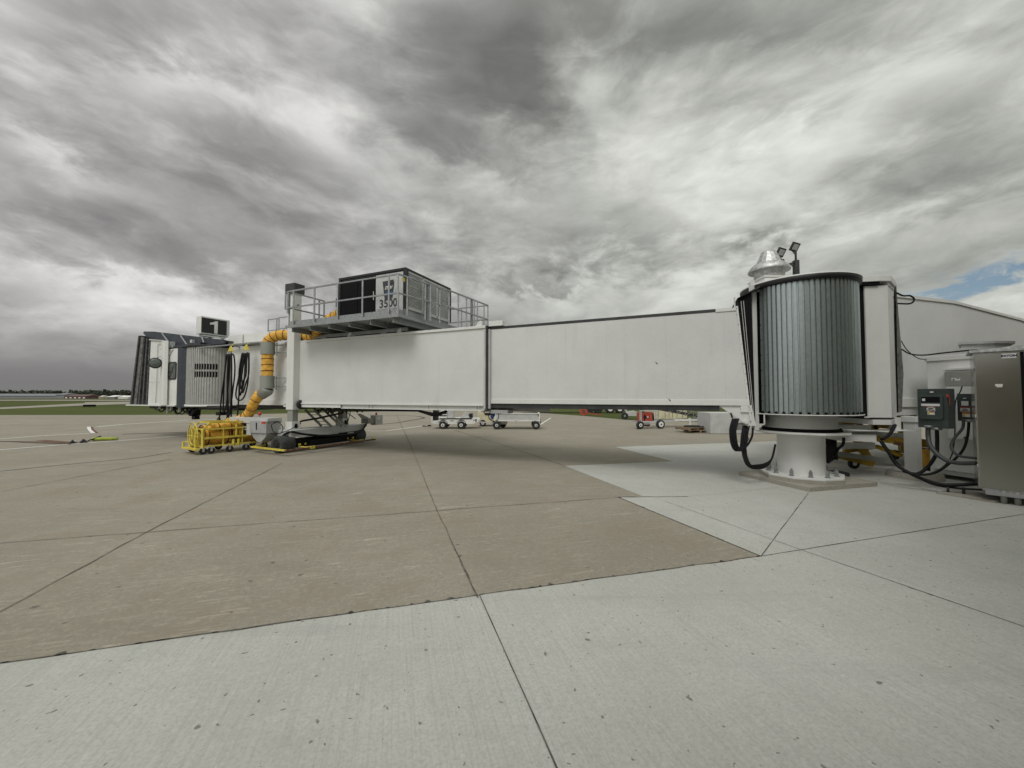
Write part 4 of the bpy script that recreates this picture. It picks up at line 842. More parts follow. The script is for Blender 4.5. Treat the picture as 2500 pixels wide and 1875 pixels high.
fabric_tube([CF(0.3, 0.25, 0.86), CF(0.8, 0.2, 0.93), CF(1.3, 0.3, 0.97), CF(1.8, 0.5, 0.92), CF(2.1, 0.6, 0.95)], 0.15, 'loose_hose', hc, 0.3, wr=0.25)
for x, y in ((0.12, 0.0), (0.12, 1.0), (0.35, 0.0), (0.9, 0.0), (1.42, 0.0), (2.05, 0.0), (0.9, 1.0), (2.05, 1.0)):
    b1, b2 = MB(CF), MB(CF); caster(b1, b2, x, y, 0.115); w_ = b2.build('caster_wheel', 'rubber', hc); b1.build('caster_fork', 'galvanised_bright', w_)

# ------------------------------------------------------------------ ventilator and floodlights
V0 = (6.50, 9.62)
vf = lambda x, y, z: Vector((V0[0] + x, V0[1] + y, z))
ven = thing('roof_ventilator', 'shiny aluminium mushroom ventilator on the round rotunda roof', 'ventilator', (V0[0], V0[1], 4.7))
b = MB(vf); b.prism([(-0.40, -0.40), (0.40, -0.40), (0.40, 0.40), (-0.40, 0.40)], 4.66, 4.70)
b.add([(-0.38, -0.38, 4.66), (0.38, -0.38, 4.66), (0.38, 0.38, 4.66), (-0.38, 0.38, 4.66), (-0.31, -0.31, 4.93), (0.31, -0.31, 4.93), (0.31, 0.31, 4.93), (-0.31, 0.31, 4.93)], [(0, 1, 5, 4), (1, 2, 6, 5), (2, 3, 7, 6), (3, 0, 4, 7), (4, 5, 6, 7)])
b.box(-0.34, 0.34, -0.34, 0.34, 4.92, 4.96); b.build('ventilator_curb', 'white_paint', ven)
b = MB(vf); b.lathe((0, 0), [(0.31, 4.97), (0.33, 5.0), (0.34, 5.18)], 48); b.build('ventilator_throat', 'galvanised_bright', ven)
b = MB(vf); b.lathe((0, 0), [(0.455, 5.15), (0.46, 5.18), (0.43, 5.24), (0.37, 5.31), (0.33, 5.34)], 56); b.lathe((0, 0), [(0.33, 5.342), (0.285, 5.35)], 56); b.lathe((0, 0), [(0.285, 5.35), (0.165, 5.64)], 16, smooth=False); b.lathe((0, 0), [(0.165, 5.64), (0.13, 5.66), (0.0, 5.665)], 36); b.lathe((0, 0), [(0.455, 5.15), (0.36, 5.18), (0.1, 5.2)], 56); b.build('ventilator_hood', 'galvanised_bright', ven)
fl = thing('floodlight_pole', 'dark pole with two square floodlights standing behind the rotunda', 'floodlight', (10.3, 14.0, 0))
p0 = at(1943, 636, 14.0); px_ = p0.x; b = MB(); b.box(px_ - 0.08, px_ + 0.08, 13.93, 14.07, -0.01, p0.z); b.bar((px_, 14, p0.z - 0.05), (px_ - 0.42, 14.0, p0.z - 0.2), 0.07); b.bar((px_, 14, p0.z - 0.35), (px_ - 0.2, 14.0, p0.z - 0.12), 0.03); b.bar((px_, 14, p0.z), (px_, 14, p0.z + 0.3), 0.05); b.build('pole', 'dark_trim', fl)
for q_ in (at(1940, 603, 14.0), at(1906, 616, 14.0)):
    x, z = q_.x, q_.z
    b = MB(); a = R(-12); c_ = Vector((x, 14.0, z)); X = Vector((math.cos(a), 0.15, math.sin(a))).normalized(); Z = Vector((-math.sin(a), -0.45, math.cos(a))); Z = (Z - X * Z.dot(X)).normalized(); Y = Z.cross(X)
    vs = [c_ + X * i * 0.14 + Y * j * 0.04 + Z * k * 0.155 for i in (-1, 1) for j in (-1, 1) for k in (-1, 1)]
    b.add(vs, [(0, 1, 3, 2), (4, 6, 7, 5), (0, 4, 5, 1), (2, 3, 7, 6), (0, 2, 6, 4), (1, 5, 7, 3)], raw=True)
    b.bar(tuple(c_ - Z * 0.14), (x + 0.04, 14.0, z - 0.30), 0.05); lm = b.build('lamp_head', 'dark_trim', fl)
    b = MB(); s_ = -1 if (Y.y > 0) else 1
    b.add([c_ + X * i * 0.10 + Y * s_ * j + Z * k * 0.10 for j in (0.040, 0.046) for i, k in ((-1, -1), (1, -1), (1, 1), (-1, 1))], [(0, 1, 2, 3), (4, 7, 6, 5), (0, 4, 5, 1), (1, 5, 6, 2), (2, 6, 7, 3), (3, 7, 4, 0)], raw=True); b.build('lamp_glass', 'grey_paint', lm)
b = MB(); b.bar((px_ - 0.42, 14, p0.z - 0.2), (px_ - 0.47, 14.0, p0.z + 0.05), 0.05); b.build('lamp_arm', 'dark_trim', fl)

# ------------------------------------------------------------------ fixed walkway to the terminal
fw = thing('fixed_walkway', 'white fixed walkway with sloping roof joining the rotunda to the terminal at right', 'walkway', (11, 10.5, 0))
b = MB(); b.prism([(8.37, 9.03), (8.84, 8.96), (9.42, 9.42), (9.36, 11.0), (8.0, 11.0)], 1.50, 4.62); b.build('vestibule', 'white_paint', fw, bevel=0.012)
b = MB(); b.prism([(8.22, 8.98), (8.62, 8.90), (8.86, 8.90), (9.46, 9.38), (9.40, 11.0), (7.95, 11.0)], 4.70, 4.84); b.prism([(8.84, 8.945), (9.44, 9.41), (9.38, 11), (8.7, 11)], 4.62, 4.70); b.build('vestibule_cap', 'white_paint', fw, bevel=0.008)
b = MB(); b.prism([(8.24, 9.0), (8.62, 8.93), (8.7, 9.3), (8.1, 9.4)], 4.63, 4.70); b.prism([(8.02, 9.35), (8.36, 9.06), (8.36, 10.5), (7.8, 10.5)], 1.5, 4.62); b.build('vestibule_gap', 'matt_black', fw)
b = MB(); b.box(8.25, 8.35, 8.99, 9.02, 1.50, 1.53); b.prism([(8.45, 9.02), (8.84, 8.97), (9.3, 9.3), (9.3, 10.5), (8.5, 10.5)], 1.34, 1.46); b.box(9.10, 9.24, 9.15, 9.3, 1.18, 1.5); b.build('vestibule_sill', 'white_paint', fw)
b = MB(); b.add([at(2188, 692, 9.45), at(2193, 760, 9.47), at(2206, 912, 9.48), at(2202, 1004, 9.48), at(2193, 1008, 9.40), at(2190, 850, 9.40)], [(0, 1, 5), (1, 2, 5), (2, 3, 4, 5)]); b.v += [v + Vector((0.05, 0.12, 0)) for v in b.v]; b.f += [tuple(i + 6 for i in f)[::-1] for f in b.f]; b.f += [(0, 6, 7, 1), (1, 7, 8, 2), (2, 8, 9, 3), (3, 9, 10, 4)]; b.sm = [False] * len(b.f)
b.build('canvas_bellows', 'canvas', fw)
W0 = Vector((9.62, 9.95, 0)); WD = Vector((0.961, 0.276, 0)); wfr = frame(W0.x, W0.y, WD.x, WD.y)
b = MB(wfr); b.prism([(0, 1.95), (9.0, 1.0), (9.0, 3.75), (6.1, 4.33), (3.2, 4.62), (2.9, 4.64), (0, 4.66)], 0, 3.2, 'y'); b.build('walkway_wall', 'panel_white', fw)
b = MB(wfr); b.prism([(-0.02, 4.64), (2.9, 4.62), (3.2, 4.60), (6.1, 4.31), (9.0, 3.73), (9.0, 3.80), (6.1, 4.38), (3.2, 4.67), (2.9, 4.70), (-0.02, 4.72)], -0.03, 2.23, 'y'); b.build('roof_trim', 'white_paint', fw)
b = MB(wfr); b.box(-0.05, 2.2, -0.04, 0.0, 1.72, 1.95); b.box(0.1, 2.2, 0.0, 2.0, 1.50, 1.72); b.build('floor_beam', 'white_paint', fw, bevel=0.006)
b = MB(wfr); b.bar((3.0, 0.3, 4.68), (3.0, 0.3, 4.82), 0.03); b.bar((3.05, 0.3, 4.80), (3.25, 0.3, 4.70), 0.03); b.build('roof_anchor', 'galvanised', fw)
b = MB(frame(9.86, 9.72, 0.276, -0.961)); b.box(0, 0.25, 0, 0.21, 0.16, 1.36); b.box(-0.03, 0.28, -0.03, 0.24, 1.36, 1.50); b.box(-0.15, 0.42, -0.14, 0.36, 0.13, 0.16); b.build('support_post', 'white_paint', fw, bevel=0.01)
b = MB(); b.lathe((9.98, 9.60), [(0.52, -0.01), (0.50, 0.12), (0.1, 0.128)], 40); b.build('post_footing', 'pad_concrete', fw)
# beams from the pedestal to the post
b = MB(rf); b.prism([(0.4, 1.19), (1.6, 1.19), (2.75, 1.19), (2.75, 1.20), (0.4, 1.205)], -0.14, 0.24, 'y')
b.box(0.55, 2.2, 0.55, 0.65, 1.12, 1.28); b.prism([(0.3, 1.12), (1.75, 1.10), (1.75, 0.93), (0.9, 0.96), (0.3, 1.05)], -0.06, 0.02, 'y'); b.box(0.5, 2.9, 1.2, 1.32, 0.60, 0.76); b.box(0.5, 2.9, 1.8, 1.92, 1.0, 1.3); b.build('tie_beam', 'white_paint', fw)

for p_, q_, h_ in ((at(2046, 1108, 10.3), at(2210, 1131, 10.0), 0.13), (at(2030, 1052, 10.4), at(2212, 1064, 10.1), 0.12)):
    b = MB(); b.bar(tuple(p_), tuple(q_), 0.08, h_); b.build('cross_beam', 'clamp_grey', fw)

# white service enclosure behind the cabinets
E2 = (0.276, -0.961); ef = frame(10.49, 9.70, *E2)   # x towards the viewer, y to the right
en = thing('service_enclosure', 'plain white metal enclosure behind the grey electrical boxes', 'enclosure', (10.8, 9.3, 0.1))
b = MB(ef); b.box(0, 2.2, 0, 1.2, 0.10, 2.88); b.build('enclosure_body', 'white_paint', en, bevel=0.01)
b = MB(ef); b.box(-0.03, 2.2, -0.03, 1.2, 2.88, 3.0); b.build('enclosure_lid', 'white_paint', en, bevel=0.01)
b = MB(ef); b.box(0.42, 2.0, -0.16, 0, 1.0, 2.62); b.box(0.40, 2.0, -0.19, 0, 2.62, 2.68); b.build('access_panel', 'white_paint', en, bevel=0.008)
b = MB(ef); b.box(0.1, 2.0, -0.05, 0, 0.20, 0.225); b.build('foot_strip', 'galvanised_bright', en)
b = MB(ef); b.cyl((0.72, -0.16, 1.04), (0.72, -0.175, 1.04), 0.025, 12); b.build('bolt', 'dark_trim', en)
b = MB(); b.prism([(11.25, 9.60), (11.85, 9.40), (12.25, 9.42), (13.0, 10.1), (12.1, 10.25)], 2.9, 3.30); hb = tag(b.build('roof_duct', 'grey_paint', bevel=0.006), 'grey box hood with overhanging lid on top of the white enclosure', 'duct hood')
b = MB(); b.prism([(11.16, 9.58), (11.80, 9.35), (12.34, 9.38), (13.1, 10.1), (12.1, 10.35)], 3.302, 3.36); b.build('hood_lid', 'grey_paint', hb)

# breaker panels: doors face the apron side
def panel_box(name, label, o, w, h, d, z, door, extra):
    f = frame(o[0], o[1], *E2); th = thing(name, label, 'electrical box', (o[0], o[1], z))
    b = MB(f); b.box(0, w, 0, d, z, z + h); b.build('box_body', 'panel_green', th, bevel=0.006)
    b = MB(f); x0, x1, z0, z1 = door; b.prism(rrect(x0, x1, z0, z1, 0.04), -0.045, 0, 'y'); b.build('door', 'panel_green', th, bevel=0.008)
    for nm, x0, x1, z0, z1, m, y in extra:
        b = MB(f); b.box(x0, x1, y - 0.003, y + 0.001, z0, z1); b.build(nm, m, th)
    return th, f
p1, f1 = panel_box('breaker_box', 'large dark green breaker box with red handle, left of two on the white enclosure', (9.17, 8.70), 0.50, 0.86, 0.25, 1.31, (0.06, 0.44, 1.50, 2.03),
    [('display_window', 0.09, 0.40, 1.87, 1.99, 'matt_black', -0.046), ('label_strip', 0.09, 0.40, 1.79, 1.84, 'label_white', -0.046), ('danger_label', 0.18, 0.32, 1.68, 1.775, 'label_white', -0.046),
     ('warning_label', 0.19, 0.31, 1.60, 1.67, 'label_white', -0.046), ('name_plate', 0.22, 0.28, 2.085, 2.11, 'label_white', -0.001), ('meter', 0.11, 0.16, 1.90, 1.955, 'label_white', -0.05), ('warning_stripe', 0.235, 0.31, 1.65, 1.67, 'label_orange', -0.05), ('danger_stripe', 0.18, 0.32, 1.75, 1.775, 'engine_red', -0.05), ('warning_symbol', 0.195, 0.23, 1.61, 1.66, 'yellow_paint', -0.05)])
Xt = Vector((E2[0], E2[1], 0)); 
text('lettering', 'HIGH', 0.032, 'black', p1, f1(0.25, -0.052, 1.733), Xt, UP, bold=0.001); text('lettering', 'VOLTAGE', 0.028, 'black', p1, f1(0.25, -0.052, 1.70), Xt, UP, bold=0.001)
text('lettering', 'DANGER', 0.024, 'label_white', p1, f1(0.25, -0.054, 1.763), Xt, UP, bold=0.001)
b = MB(f1); b.box(0.502, 0.515, 0.04, 0.06, 1.80, 2.0); b.box(0.485, 0.525, -0.015, 0.02, 1.98, 2.05); b.build('handle', 'engine_red', p1, bevel=0.004)
p2, f2 = panel_box('breaker_box', 'smaller dark green breaker box, right of two, beside the stainless cabinet', (9.95, 8.60), 0.32, 0.60, 0.2, 1.46, (0.05, 0.25, 1.52, 2.0),
    [('paper_label', 0.09, 0.20, 1.80, 1.90, 'label_white', -0.046), ('danger_label', 0.07, 0.22, 1.67, 1.77, 'label_white', -0.046), ('warning_label', 0.10, 0.22, 1.55, 1.66, 'label_white', -0.046), ('name_plate', 0.12, 0.17, 1.95, 1.97, 'label_white', -0.046), ('warning_stripe', 0.10, 0.22, 1.62, 1.66, 'label_orange', -0.05), ('danger_stripe', 0.07, 0.22, 1.745, 1.77, 'engine_red', -0.05), ('warning_symbol', 0.11, 0.145, 1.56, 1.61, 'yellow_paint', -0.05)])
text('lettering', 'HIGH', 0.03, 'black', p2, f2(0.145, -0.052, 1.72), Xt, UP, bold=0.001); text('lettering', 'VOLTAGE', 0.026, 'black', p2, f2(0.145, -0.052, 1.69), Xt, UP, bold=0.001)
b = MB(f2); b.box(0.30, 0.335, -0.01, 0.03, 1.97, 2.03); b.build('handle', 'engine_red', p2)
f3 = frame(9.98, 8.86, *E2); jb = thing('junction_box', 'light grey junction box with warning sticker above the smaller breaker box', 'electrical box', (9.98, 8.86, 2.2))
b = MB(f3); b.box(0, 0.42, 0, 0.2, 2.23, 2.57); b.build('box_body', 'clamp_grey', jb, bevel=0.008)
b = MB(f3); b.box(0.12, 0.26, -0.003, 0, 2.36, 2.42); b.build('warning_label', 'label_white', jb)
b = MB(f3); b.prism([(0.13, 2.37), (0.18, 2.37), (0.155, 2.41)], -0.006, -0.003, 'y'); b.build('warning_symbol', 'dark_trim', jb)
b = MB(f3); b.box(0.20, 0.25, -0.006, -0.003, 2.40, 2.415); b.build('sticker_text', 'black', jb)
# conduits and cables around the boxes
def cable_thing(name, label, pts, r, material='cable', cat='cable', seg=10):
    b = MB(); b.tube([Vector(p) for p in spline(pts, 8)], r, seg, raw=True); return tag(b.build(name, material), label, cat)
def bx(x, y, Y): v = at(x, y, Y); return (v.x, v.y, v.z)
mc = mat('conduit_grey', (0.055, 0.06, 0.06), 0.5, var=0.15)
cable_thing('conduit', 'thick grey conduit curving from the large breaker box to the cabinet foot', [bx(2266, 1040, 8.5), bx(2266, 1065, 8.5), bx(2272, 1090, 8.4), bx(2300, 1118, 8.2), bx(2335, 1130, 8.0), bx(2384, 1131, 7.7)], 0.043, 'conduit_grey')
cable_thing('conduit', 'grey conduit swinging from the smaller breaker box into the cabinet', [bx(2352, 1022, 8.35), bx(2350, 1045, 8.35), bx(2330, 1070, 8.3), bx(2323, 1092, 8.2), bx(2340, 1112, 8.0), bx(2384, 1119, 7.7)], 0.026, 'conduit_grey')
cable_thing('cable', 'black cable dropping from the large breaker box and looping behind the post', [bx(2287, 1045, 8.5), bx(2288, 1085, 8.5), bx(2285, 1110, 8.5), bx(2265, 1140, 8.6), bx(2238, 1157, 8.6), bx(2205, 1150, 8.7)], 0.034)
cable_thing('cable', 'black cable hanging from the smaller breaker box down to the ground', [bx(2366, 1025, 8.4), bx(2362, 1065, 8.4), bx(2350, 1100, 8.4), bx(2320, 1130, 8.4), bx(2280, 1155, 8.4), bx(2230, 1160, 8.5)], 0.024)
cable_thing('cable', 'thin black cable from the light grey junction box', [bx(2349, 943, 8.75), bx(2345, 955, 8.7), bx(2332, 985, 8.6), bx(2331, 1060, 8.6), bx(2322, 1115, 8.5), bx(2295, 1145, 8.5), bx(2262, 1158, 8.5)], 0.011)
for bx0 in ((9.27, 8.52), (9.31, 8.40)): pass
b = MB(); v = at(2266, 1042, 8.5); b.cyl((v.x, v.y, v.z - 0.02), (v.x, v.y, v.z + 0.03), 0.065, 14); v = at(2287, 1046, 8.45); b.cyl((v.x, v.y, v.z - 0.03), (v.x, v.y, v.z + 0.02), 0.085, 14); b.build('cable_gland', 'galvanised', p1)
b = MB(); v = at(2364, 1027, 8.4); b.cyl((v.x, v.y, v.z - 0.03), (v.x, v.y, v.z + 0.03), 0.06, 14); b.build('cable_gland', 'galvanised', p2)
cable_thing('cable', 'thick taped black cable running from under the rotunda to the cabinet foot', [bx(2150, 1076, 8.7), bx(2170, 1105, 8.6), bx(2190, 1135, 8.5), bx(2225, 1157, 8.3), bx(2260, 1172, 8.2), bx(2310, 1184, 8.0), bx(2392, 1181, 7.75)], 0.036)
cable_thing('cable', 'second black cable trailing along the ground below the thick taped one', [bx(2180, 1118, 8.62), bx(2205, 1145, 8.6), bx(2240, 1165, 8.5), bx(2280, 1183, 8.2), bx(2340, 1192, 7.9), bx(2400, 1196, 7.6)], 0.020)
cable_thing('cable', 'black cable curving up from the tie beam to the vestibule', [bx(2153, 1073, 8.8), bx(2170, 1062, 8.9), bx(2180, 1048, 9.0), bx(2185, 1038, 9.1)], 0.035)
cable_thing('cable', 'two joined black cables looping out of the vestibule top at the sky line', [bx(2189, 715, 9.3), bx(2205, 722, 9.3), bx(2222, 722, 9.3), bx(2232, 731, 9.3), bx(2222, 741, 9.3), bx(2192, 741, 9.4)], 0.020)
cable_thing('cable', 'black cable sagging across the white walkway wall to the cabinet top', [bx(2202, 853, 9.3), bx(2222, 864, 9.1), bx(2255, 867, 8.9), bx(2300, 862, 8.5), bx(2360, 856, 7.9), bx(2385, 855, 7.7)], 0.016)
cable_thing('cable', 'thin black cable drooping below the sagging one on the walkway wall', [bx(2200, 832, 9.3), bx(2215, 855, 9.2), bx(2240, 874, 9.3), bx(2262, 878, 9.7)], 0.010)

# stainless switchgear cabinet
ca, cb = Vector((9.03, 7.50, 0)), Vector((9.42, 7.08, 0)); cd = (cb - ca).normalized(); wdt = (cb - ca).length; cfm = frame(ca.x, ca.y, cd.x, cd.y)
sc = thing('switchgear_cabinet', 'tall stainless steel switchgear cabinet at the right edge with a maker plate', 'cabinet', (9.4, 7.5, 0.2))
b = MB(cfm); b.box(0, wdt + 0.35, 0, 0.85, 0.24, 2.85); b.build('cabinet_body', 'stainless', sc, bevel=0.008)
b = MB(cfm); b.box(0.01, wdt - 0.015, -0.03, -0.002, 0.30, 2.83); b.build('cabinet_door', 'stainless', sc, bevel=0.01)
b = MB(cfm); b.box(wdt - 0.012, wdt + 0.02, -0.012, 0, 0.28, 2.83); b.build('door_gap', 'matt_black', sc); b = MB(cfm); b.box(wdt + 0.022, wdt + 0.34, -0.03, -0.002, 0.30, 2.83); b.build('side_door', 'stainless', sc, bevel=0.01)
for z_ in (0.6, 1.55, 2.5):
    b = MB(cfm); b.cyl((0.0, -0.02, z_), (0.0, -0.02, z_ + 0.09), 0.012, 10); b.build('hinge', 'galvanised', sc)
b = MB(cfm); b.box(-0.05, wdt + 0.4, -0.06, 0.9, 2.852, 2.90); b.prism([(0.1, 2.90), (0.5, 2.95), (0.8, 2.92), (0.9, 2.90)], 0.0, 0.8, 'y'); b.build('cabinet_lid', 'galvanised_bright', sc)
b = MB(cfm); b.box(0.08, wdt + 0.3, -0.1, 0.8, 0.14, 0.20); b.box(0.05, wdt + 0.36, 0.0, 0.85, 0.2, 0.24)
b.build('base_rail', 'grey_paint', sc)
b = MB(cfm)
for x in (0.30, 0.46): b.cyl((x, -0.02, -0.01), (x, -0.02, 0.24), 0.042, 16)
b.build('leg', 'clamp_grey', sc)
b = MB(cfm); b.box(0.34, 0.51, -0.036, -0.031, 2.72, 2.805); pla = b.build('maker_plate', 'label_white', sc)
text('plate_lettering', 'EATON', 0.055, 'navy_ink', pla, cfm(0.425, -0.039, 2.762), cd, UP, bold=0.0025)
b = MB(cfm); b.box(0.25, 0.34, -0.036, -0.031, 2.20, 2.235); b.box(0.265, 0.335, -0.036, -0.031, 2.175, 2.197); b.build('door_label', 'label_white', sc)
b = MB(); b.prism([(8.75, 8.0), (9.1, 7.3), (9.9, 7.5), (9.5, 8.3)], -0.005, 0.03); b.build('cabinet_pad', 'pad_concrete', sc)
b = MB(); b.cyl((8.98, 7.98, 0.03), (8.98, 7.98, 0.14), 0.02, 8); b.cyl((9.15, 7.85, 0.03), (9.15, 7.85, 0.16), 0.025, 8); b.build('anchor_bolt', 'dark_trim', sc)

# cable bundle hanging off the tunnel hinge to the pedestal
cb1 = thing('cable_bundle', 'thick black cable bundle hanging from the tunnel hinge down to the pedestal', 'cable bundle', (6.0, 8.9, 0.2))
b = MB()
for dx, dy_ in ((0, 0), (4, 0.03), (-4, -0.03), (7, 0), (-7, 0)):
    b.tube(spline([bx(1796 + dx, 1022, 8.9), bx(1789 + dx, 1050, 8.85), bx(1793 + dx, 1085, 8.8), bx(1803 + dx, 1100, 8.8), bx(1814 + dx, 1092, 8.8), bx(1818 + dx, 1060, 8.85), bx(1822 + dx, 1040, 8.9)], 8), 0.019, 8, raw=True)
b.build('cable_loop', 'cable', cb1)
b = MB()
for dx in (0, 4, 8):
    b.tube(spline([bx(1812 + dx, 1095, 8.8), bx(1815 + dx, 1115, 8.75), bx(1824 + dx, 1135, 8.7), bx(1842 + dx * 0.6, 1144 - dx, 8.75), bx(1868, 1140 - dx, 8.9), bx(1884, 1120, 9.0), bx(1893, 1085, 9.05)], 8), 0.021, 8, raw=True)
b.build('cable_run', 'cable', cb1)
b = MB(); b.tube(spline([bx(1838, 1044, 8.6), bx(1836, 1065, 8.6), bx(1826, 1085, 8.65), bx(1815, 1095, 8.7)], 6), 0.022, 8, raw=True); b.tube(spline([bx(1828, 1044, 8.6), bx(1822, 1060, 8.6), bx(1828, 1072, 8.65), bx(1820, 1080, 8.7)], 6), 0.008, 6, raw=True); b.tube([bx(1784, 1008, 8.9), bx(1788, 1020, 8.9)], 0.02, 8, raw=True); b.build('cable_tail', 'cable', cb1)
b = MB(TF); b.box(1.15, 1.5, 0.62, 0.80, 1.22, 1.38); b.build('cable_clamp', 'clamp_grey', cb1)
cb2 = thing('cable_bundle', 'tangled black cable bundle at the right side of the pedestal', 'cable bundle', (7.5, 9.2, 0.2))
b = MB()
for k in range(9):
    x = 2012 + 3.5 * k; b.tube(spline([bx(x, 1068, 9.15 + 0.02 * k), bx(x + 8 - k, 1090, 9.15), bx(x + 4 * math.sin(k), 1115 + 2 * (k % 3), 9.2), bx(2022 + 2 * k, 1130 - 1.5 * k, 9.25)], 6), 0.026, 8, raw=True)
b.tube(spline([bx(2060, 1068, 9.0), bx(2058, 1085, 9.0), bx(2045, 1098, 9.1), bx(2040, 1120, 9.2)], 6), 0.03, 8, raw=True)
b.build('cable_loop', 'cable', cb2)
b = MB(); v = at(2035, 1150, 9.6); b.box(v.x - 0.28, v.x + 0.28, 9.45, 9.8, 0.0, 0.14); tag(b.build('rubber_block', 'rubber', bevel=0.02), 'black rubber block on the ground right of the pedestal base', 'block')

# yellow towable stand behind the pedestal, under the walkway
ys = thing('maintenance_stand', 'yellow wheeled maintenance stand seen between the pedestal and the support post', 'stand', (10.2, 11.2, 0))
b = MB()
for y in (10.75, 12.4):
    b.bar((8.9, y, 0.42), (10.0, y, 0.14), 0.14, 0.18); b.bar((9.55, y, 0.9), (10.0, y, 0.12), 0.12, 0.16); b.bar((9.2, y, 1.0), (12.6, y, 0.55), 0.1, 0.22); b.bar((9.7, y, 0.95), (11.2, y, 1.75), 0.1, 0.18); b.bar((9.2, y, 1.45), (10.1, y, 1.48), 0.1, 0.12)
    b.bar((10.1, y, 0.9), (10.1, y, 1.5), 0.1); b.bar((11.2, y, 0.2), (11.2, y, 1.75), 0.1); b.bar((12.5, y, 0.2), (12.5, y, 1.3), 0.1)
for x, z in ((9.9, 0.2), (9.4, 1.0), (11.2, 1.7), (12.5, 0.6)): b.bar((x, 10.75, z), (x, 12.4, z), 0.1)
for p_, q_, h_ in ((at(2052, 1030, 10.9), at(2098, 1032, 10.9), 0.10), (at(2098, 1026, 10.9), at(2098, 1046, 10.9), 0.12), (at(2060, 1102, 10.9), at(2140, 1090, 10.9), 0.10), (at(2140, 1090, 10.9), at(2200, 1112, 10.9), 0.10), (at(2125, 1052, 10.9), at(2150, 1034, 10.9), 0.12), (at(2150, 1036, 10.9), at(2200, 1040, 10.9), 0.22), (at(2120, 1072, 11.2), at(2200, 1068, 11.2), 0.10)):
    b.bar(tuple(p_), tuple(q_), 0.1, h_)
b.build('stand_frame', 'ochre_paint', ys)
for x, y in ((9.3, 12.4), (9.5, 10.75), (12.3, 10.9), (12.3, 12.4)):
    b = MB(); b.cyl((x, y - 0.04, 0.14), (x, y + 0.04, 0.14), 0.14, 20); w_ = b.build('wheel', 'rubber', ys); b = MB(); b.cyl((x, y - 0.045, 0.14), (x, y + 0.045, 0.14), 0.06, 12); b.build('hub', 'label_white', w_)
b = MB(); b.bar((10.6, 10.7, 0.72), (12.6, 10.7, 0.25), 0.06, 0.1); b.build('tow_bar', 'rust_steel', ys)
yd = thing('air_duct', 'rolled yellow fabric duct lying behind the white support post', 'air duct', (10.9, 10.3, 0.1))
fabric_tube([(10.75, 10.1, 0.38), (10.95, 10.15, 0.38), (11.15, 10.2, 0.38), (11.5, 10.3, 0.36), (11.8, 10.5, 0.36)], 0.24, 'duct_hose', yd, 0.13, wr=0.05)
b = MB(); b.box(10.7, 11.9, 10.0, 10.5, 0.0, 0.12); b.build('duct_cradle', 'dark_trim', yd)

# ------------------------------------------------------------------ ramp vehicles beyond the bridge
def wheel(parent, f, x, y, r, w=0.18, hub='label_white', hr=0.50, out=-1):
    b = MB(f); b.tube([(x, y - w / 2, r), (x, y - w / 2 + 0.02, r), (x, y + w / 2 - 0.02, r), (x, y + w / 2, r)], [r * 0.9, r, r, r * 0.9], 28); t = b.build('wheel', 'rubber', parent)
    b = MB(f); yy = y + out * (w / 2 + 0.004); b.tube([(x, yy + 0.02 * -out, r), (x, yy, r)], [r * hr, r * (hr - 0.06)], 22); ri = b.build('rim', hub, t); b = MB(f); b.tube([(x, yy, r), (x, yy + out * 0.02, r)], [r * 0.18, r * 0.16], 12); b.build('hub_cap', 'black', t); return t
# burden carrier: x to the right, y away
o = g(1053, 1047); uf = frame(o[0], o[1], 1, 0.02)
uv = thing('utility_vehicle', 'white flatbed utility cart with black stripe parked beyond the boarding bridge', 'utility cart', uf(1.5, 0.5, 0))
b = MB(uf)
def arch(cx, r, z0, n=8): return [(cx + r * math.cos(math.pi - math.pi * k / n), z0 + r * math.sin(math.pi - math.pi * k / n)) for k in range(n + 1)]
side = [(0.02, 0.36), (0.02, 0.32), (0.42, 0.30)] + arch(0.72, 0.30, 0.28) + [(1.12, 0.30), (1.60, 0.30)] + arch(1.85, 0.30, 0.28)[1:] + [(2.2, 0.30), (2.55, 0.30), (2.9, 0.42), (2.95, 0.62), (2.55, 0.66), (0.5, 0.66), (0.46, 0.40)]
b.prism(side, 0.0, 0.06, 'y'); b.prism(side, 1.14, 1.2, 'y'); b.box(0.05, 2.9, 0.06, 1.14, 0.36, 0.5); b.box(0.5, 2.6, 0.06, 1.14, 0.58, 0.63); b.box(0.0, 0.07, 0.0, 1.2, 0.34, 1.05); b.build('body', 'label_white', uv)
b = MB(uf); b.box(0.5, 2.5, -0.012, 0.0, 0.59, 0.66); b.build('side_stripe', 'sign_black', uv)
b = MB(uf); b.prism([(0.05, 0.4), (0.28, 0.4), (0.30, 1.12), (0.16, 1.2), (0.05, 1.1)], 0.15, 1.05, 'y'); b.build('cowl', 'black', uv)
b = MB(uf); b.tube([(0.34 + 0.0 * k, 0.45 + 0.16 * math.cos(2 * math.pi * k / 16), 1.05 + 0.12 * math.sin(2 * math.pi * k / 16)) for k in range(17)], 0.02, 6, caps=False); b.build('steering_wheel', 'black', uv)
b = MB(uf); b.prism([(0.42, 0.64), (0.95, 0.64), (0.95, 1.1), (0.55, 1.1), (0.46, 0.8)], 0.1, 1.1, 'y'); b.build('seat_box', 'label_white', uv)
b = MB(uf); b.box(0.5, 0.93, 0.08, 0.1, 0.92, 1.02); b.box(0.5, 0.93, 0.08, 0.1, 0.78, 0.84); b.build('seat_cushion', 'black', uv)
b = MB(uf); b.box(0.98, 1.32, 0.1, 0.8, 0.64, 1.12); b.build('battery_box', 'lightgrey_paint', uv)
b = MB(uf); b.prism([(1.75, 0.66), (2.0, 0.98), (2.15, 0.98), (2.35, 0.66)], 0.2, 1.0, 'y'); b.build('engine_cover', 'lightgrey_paint', uv)
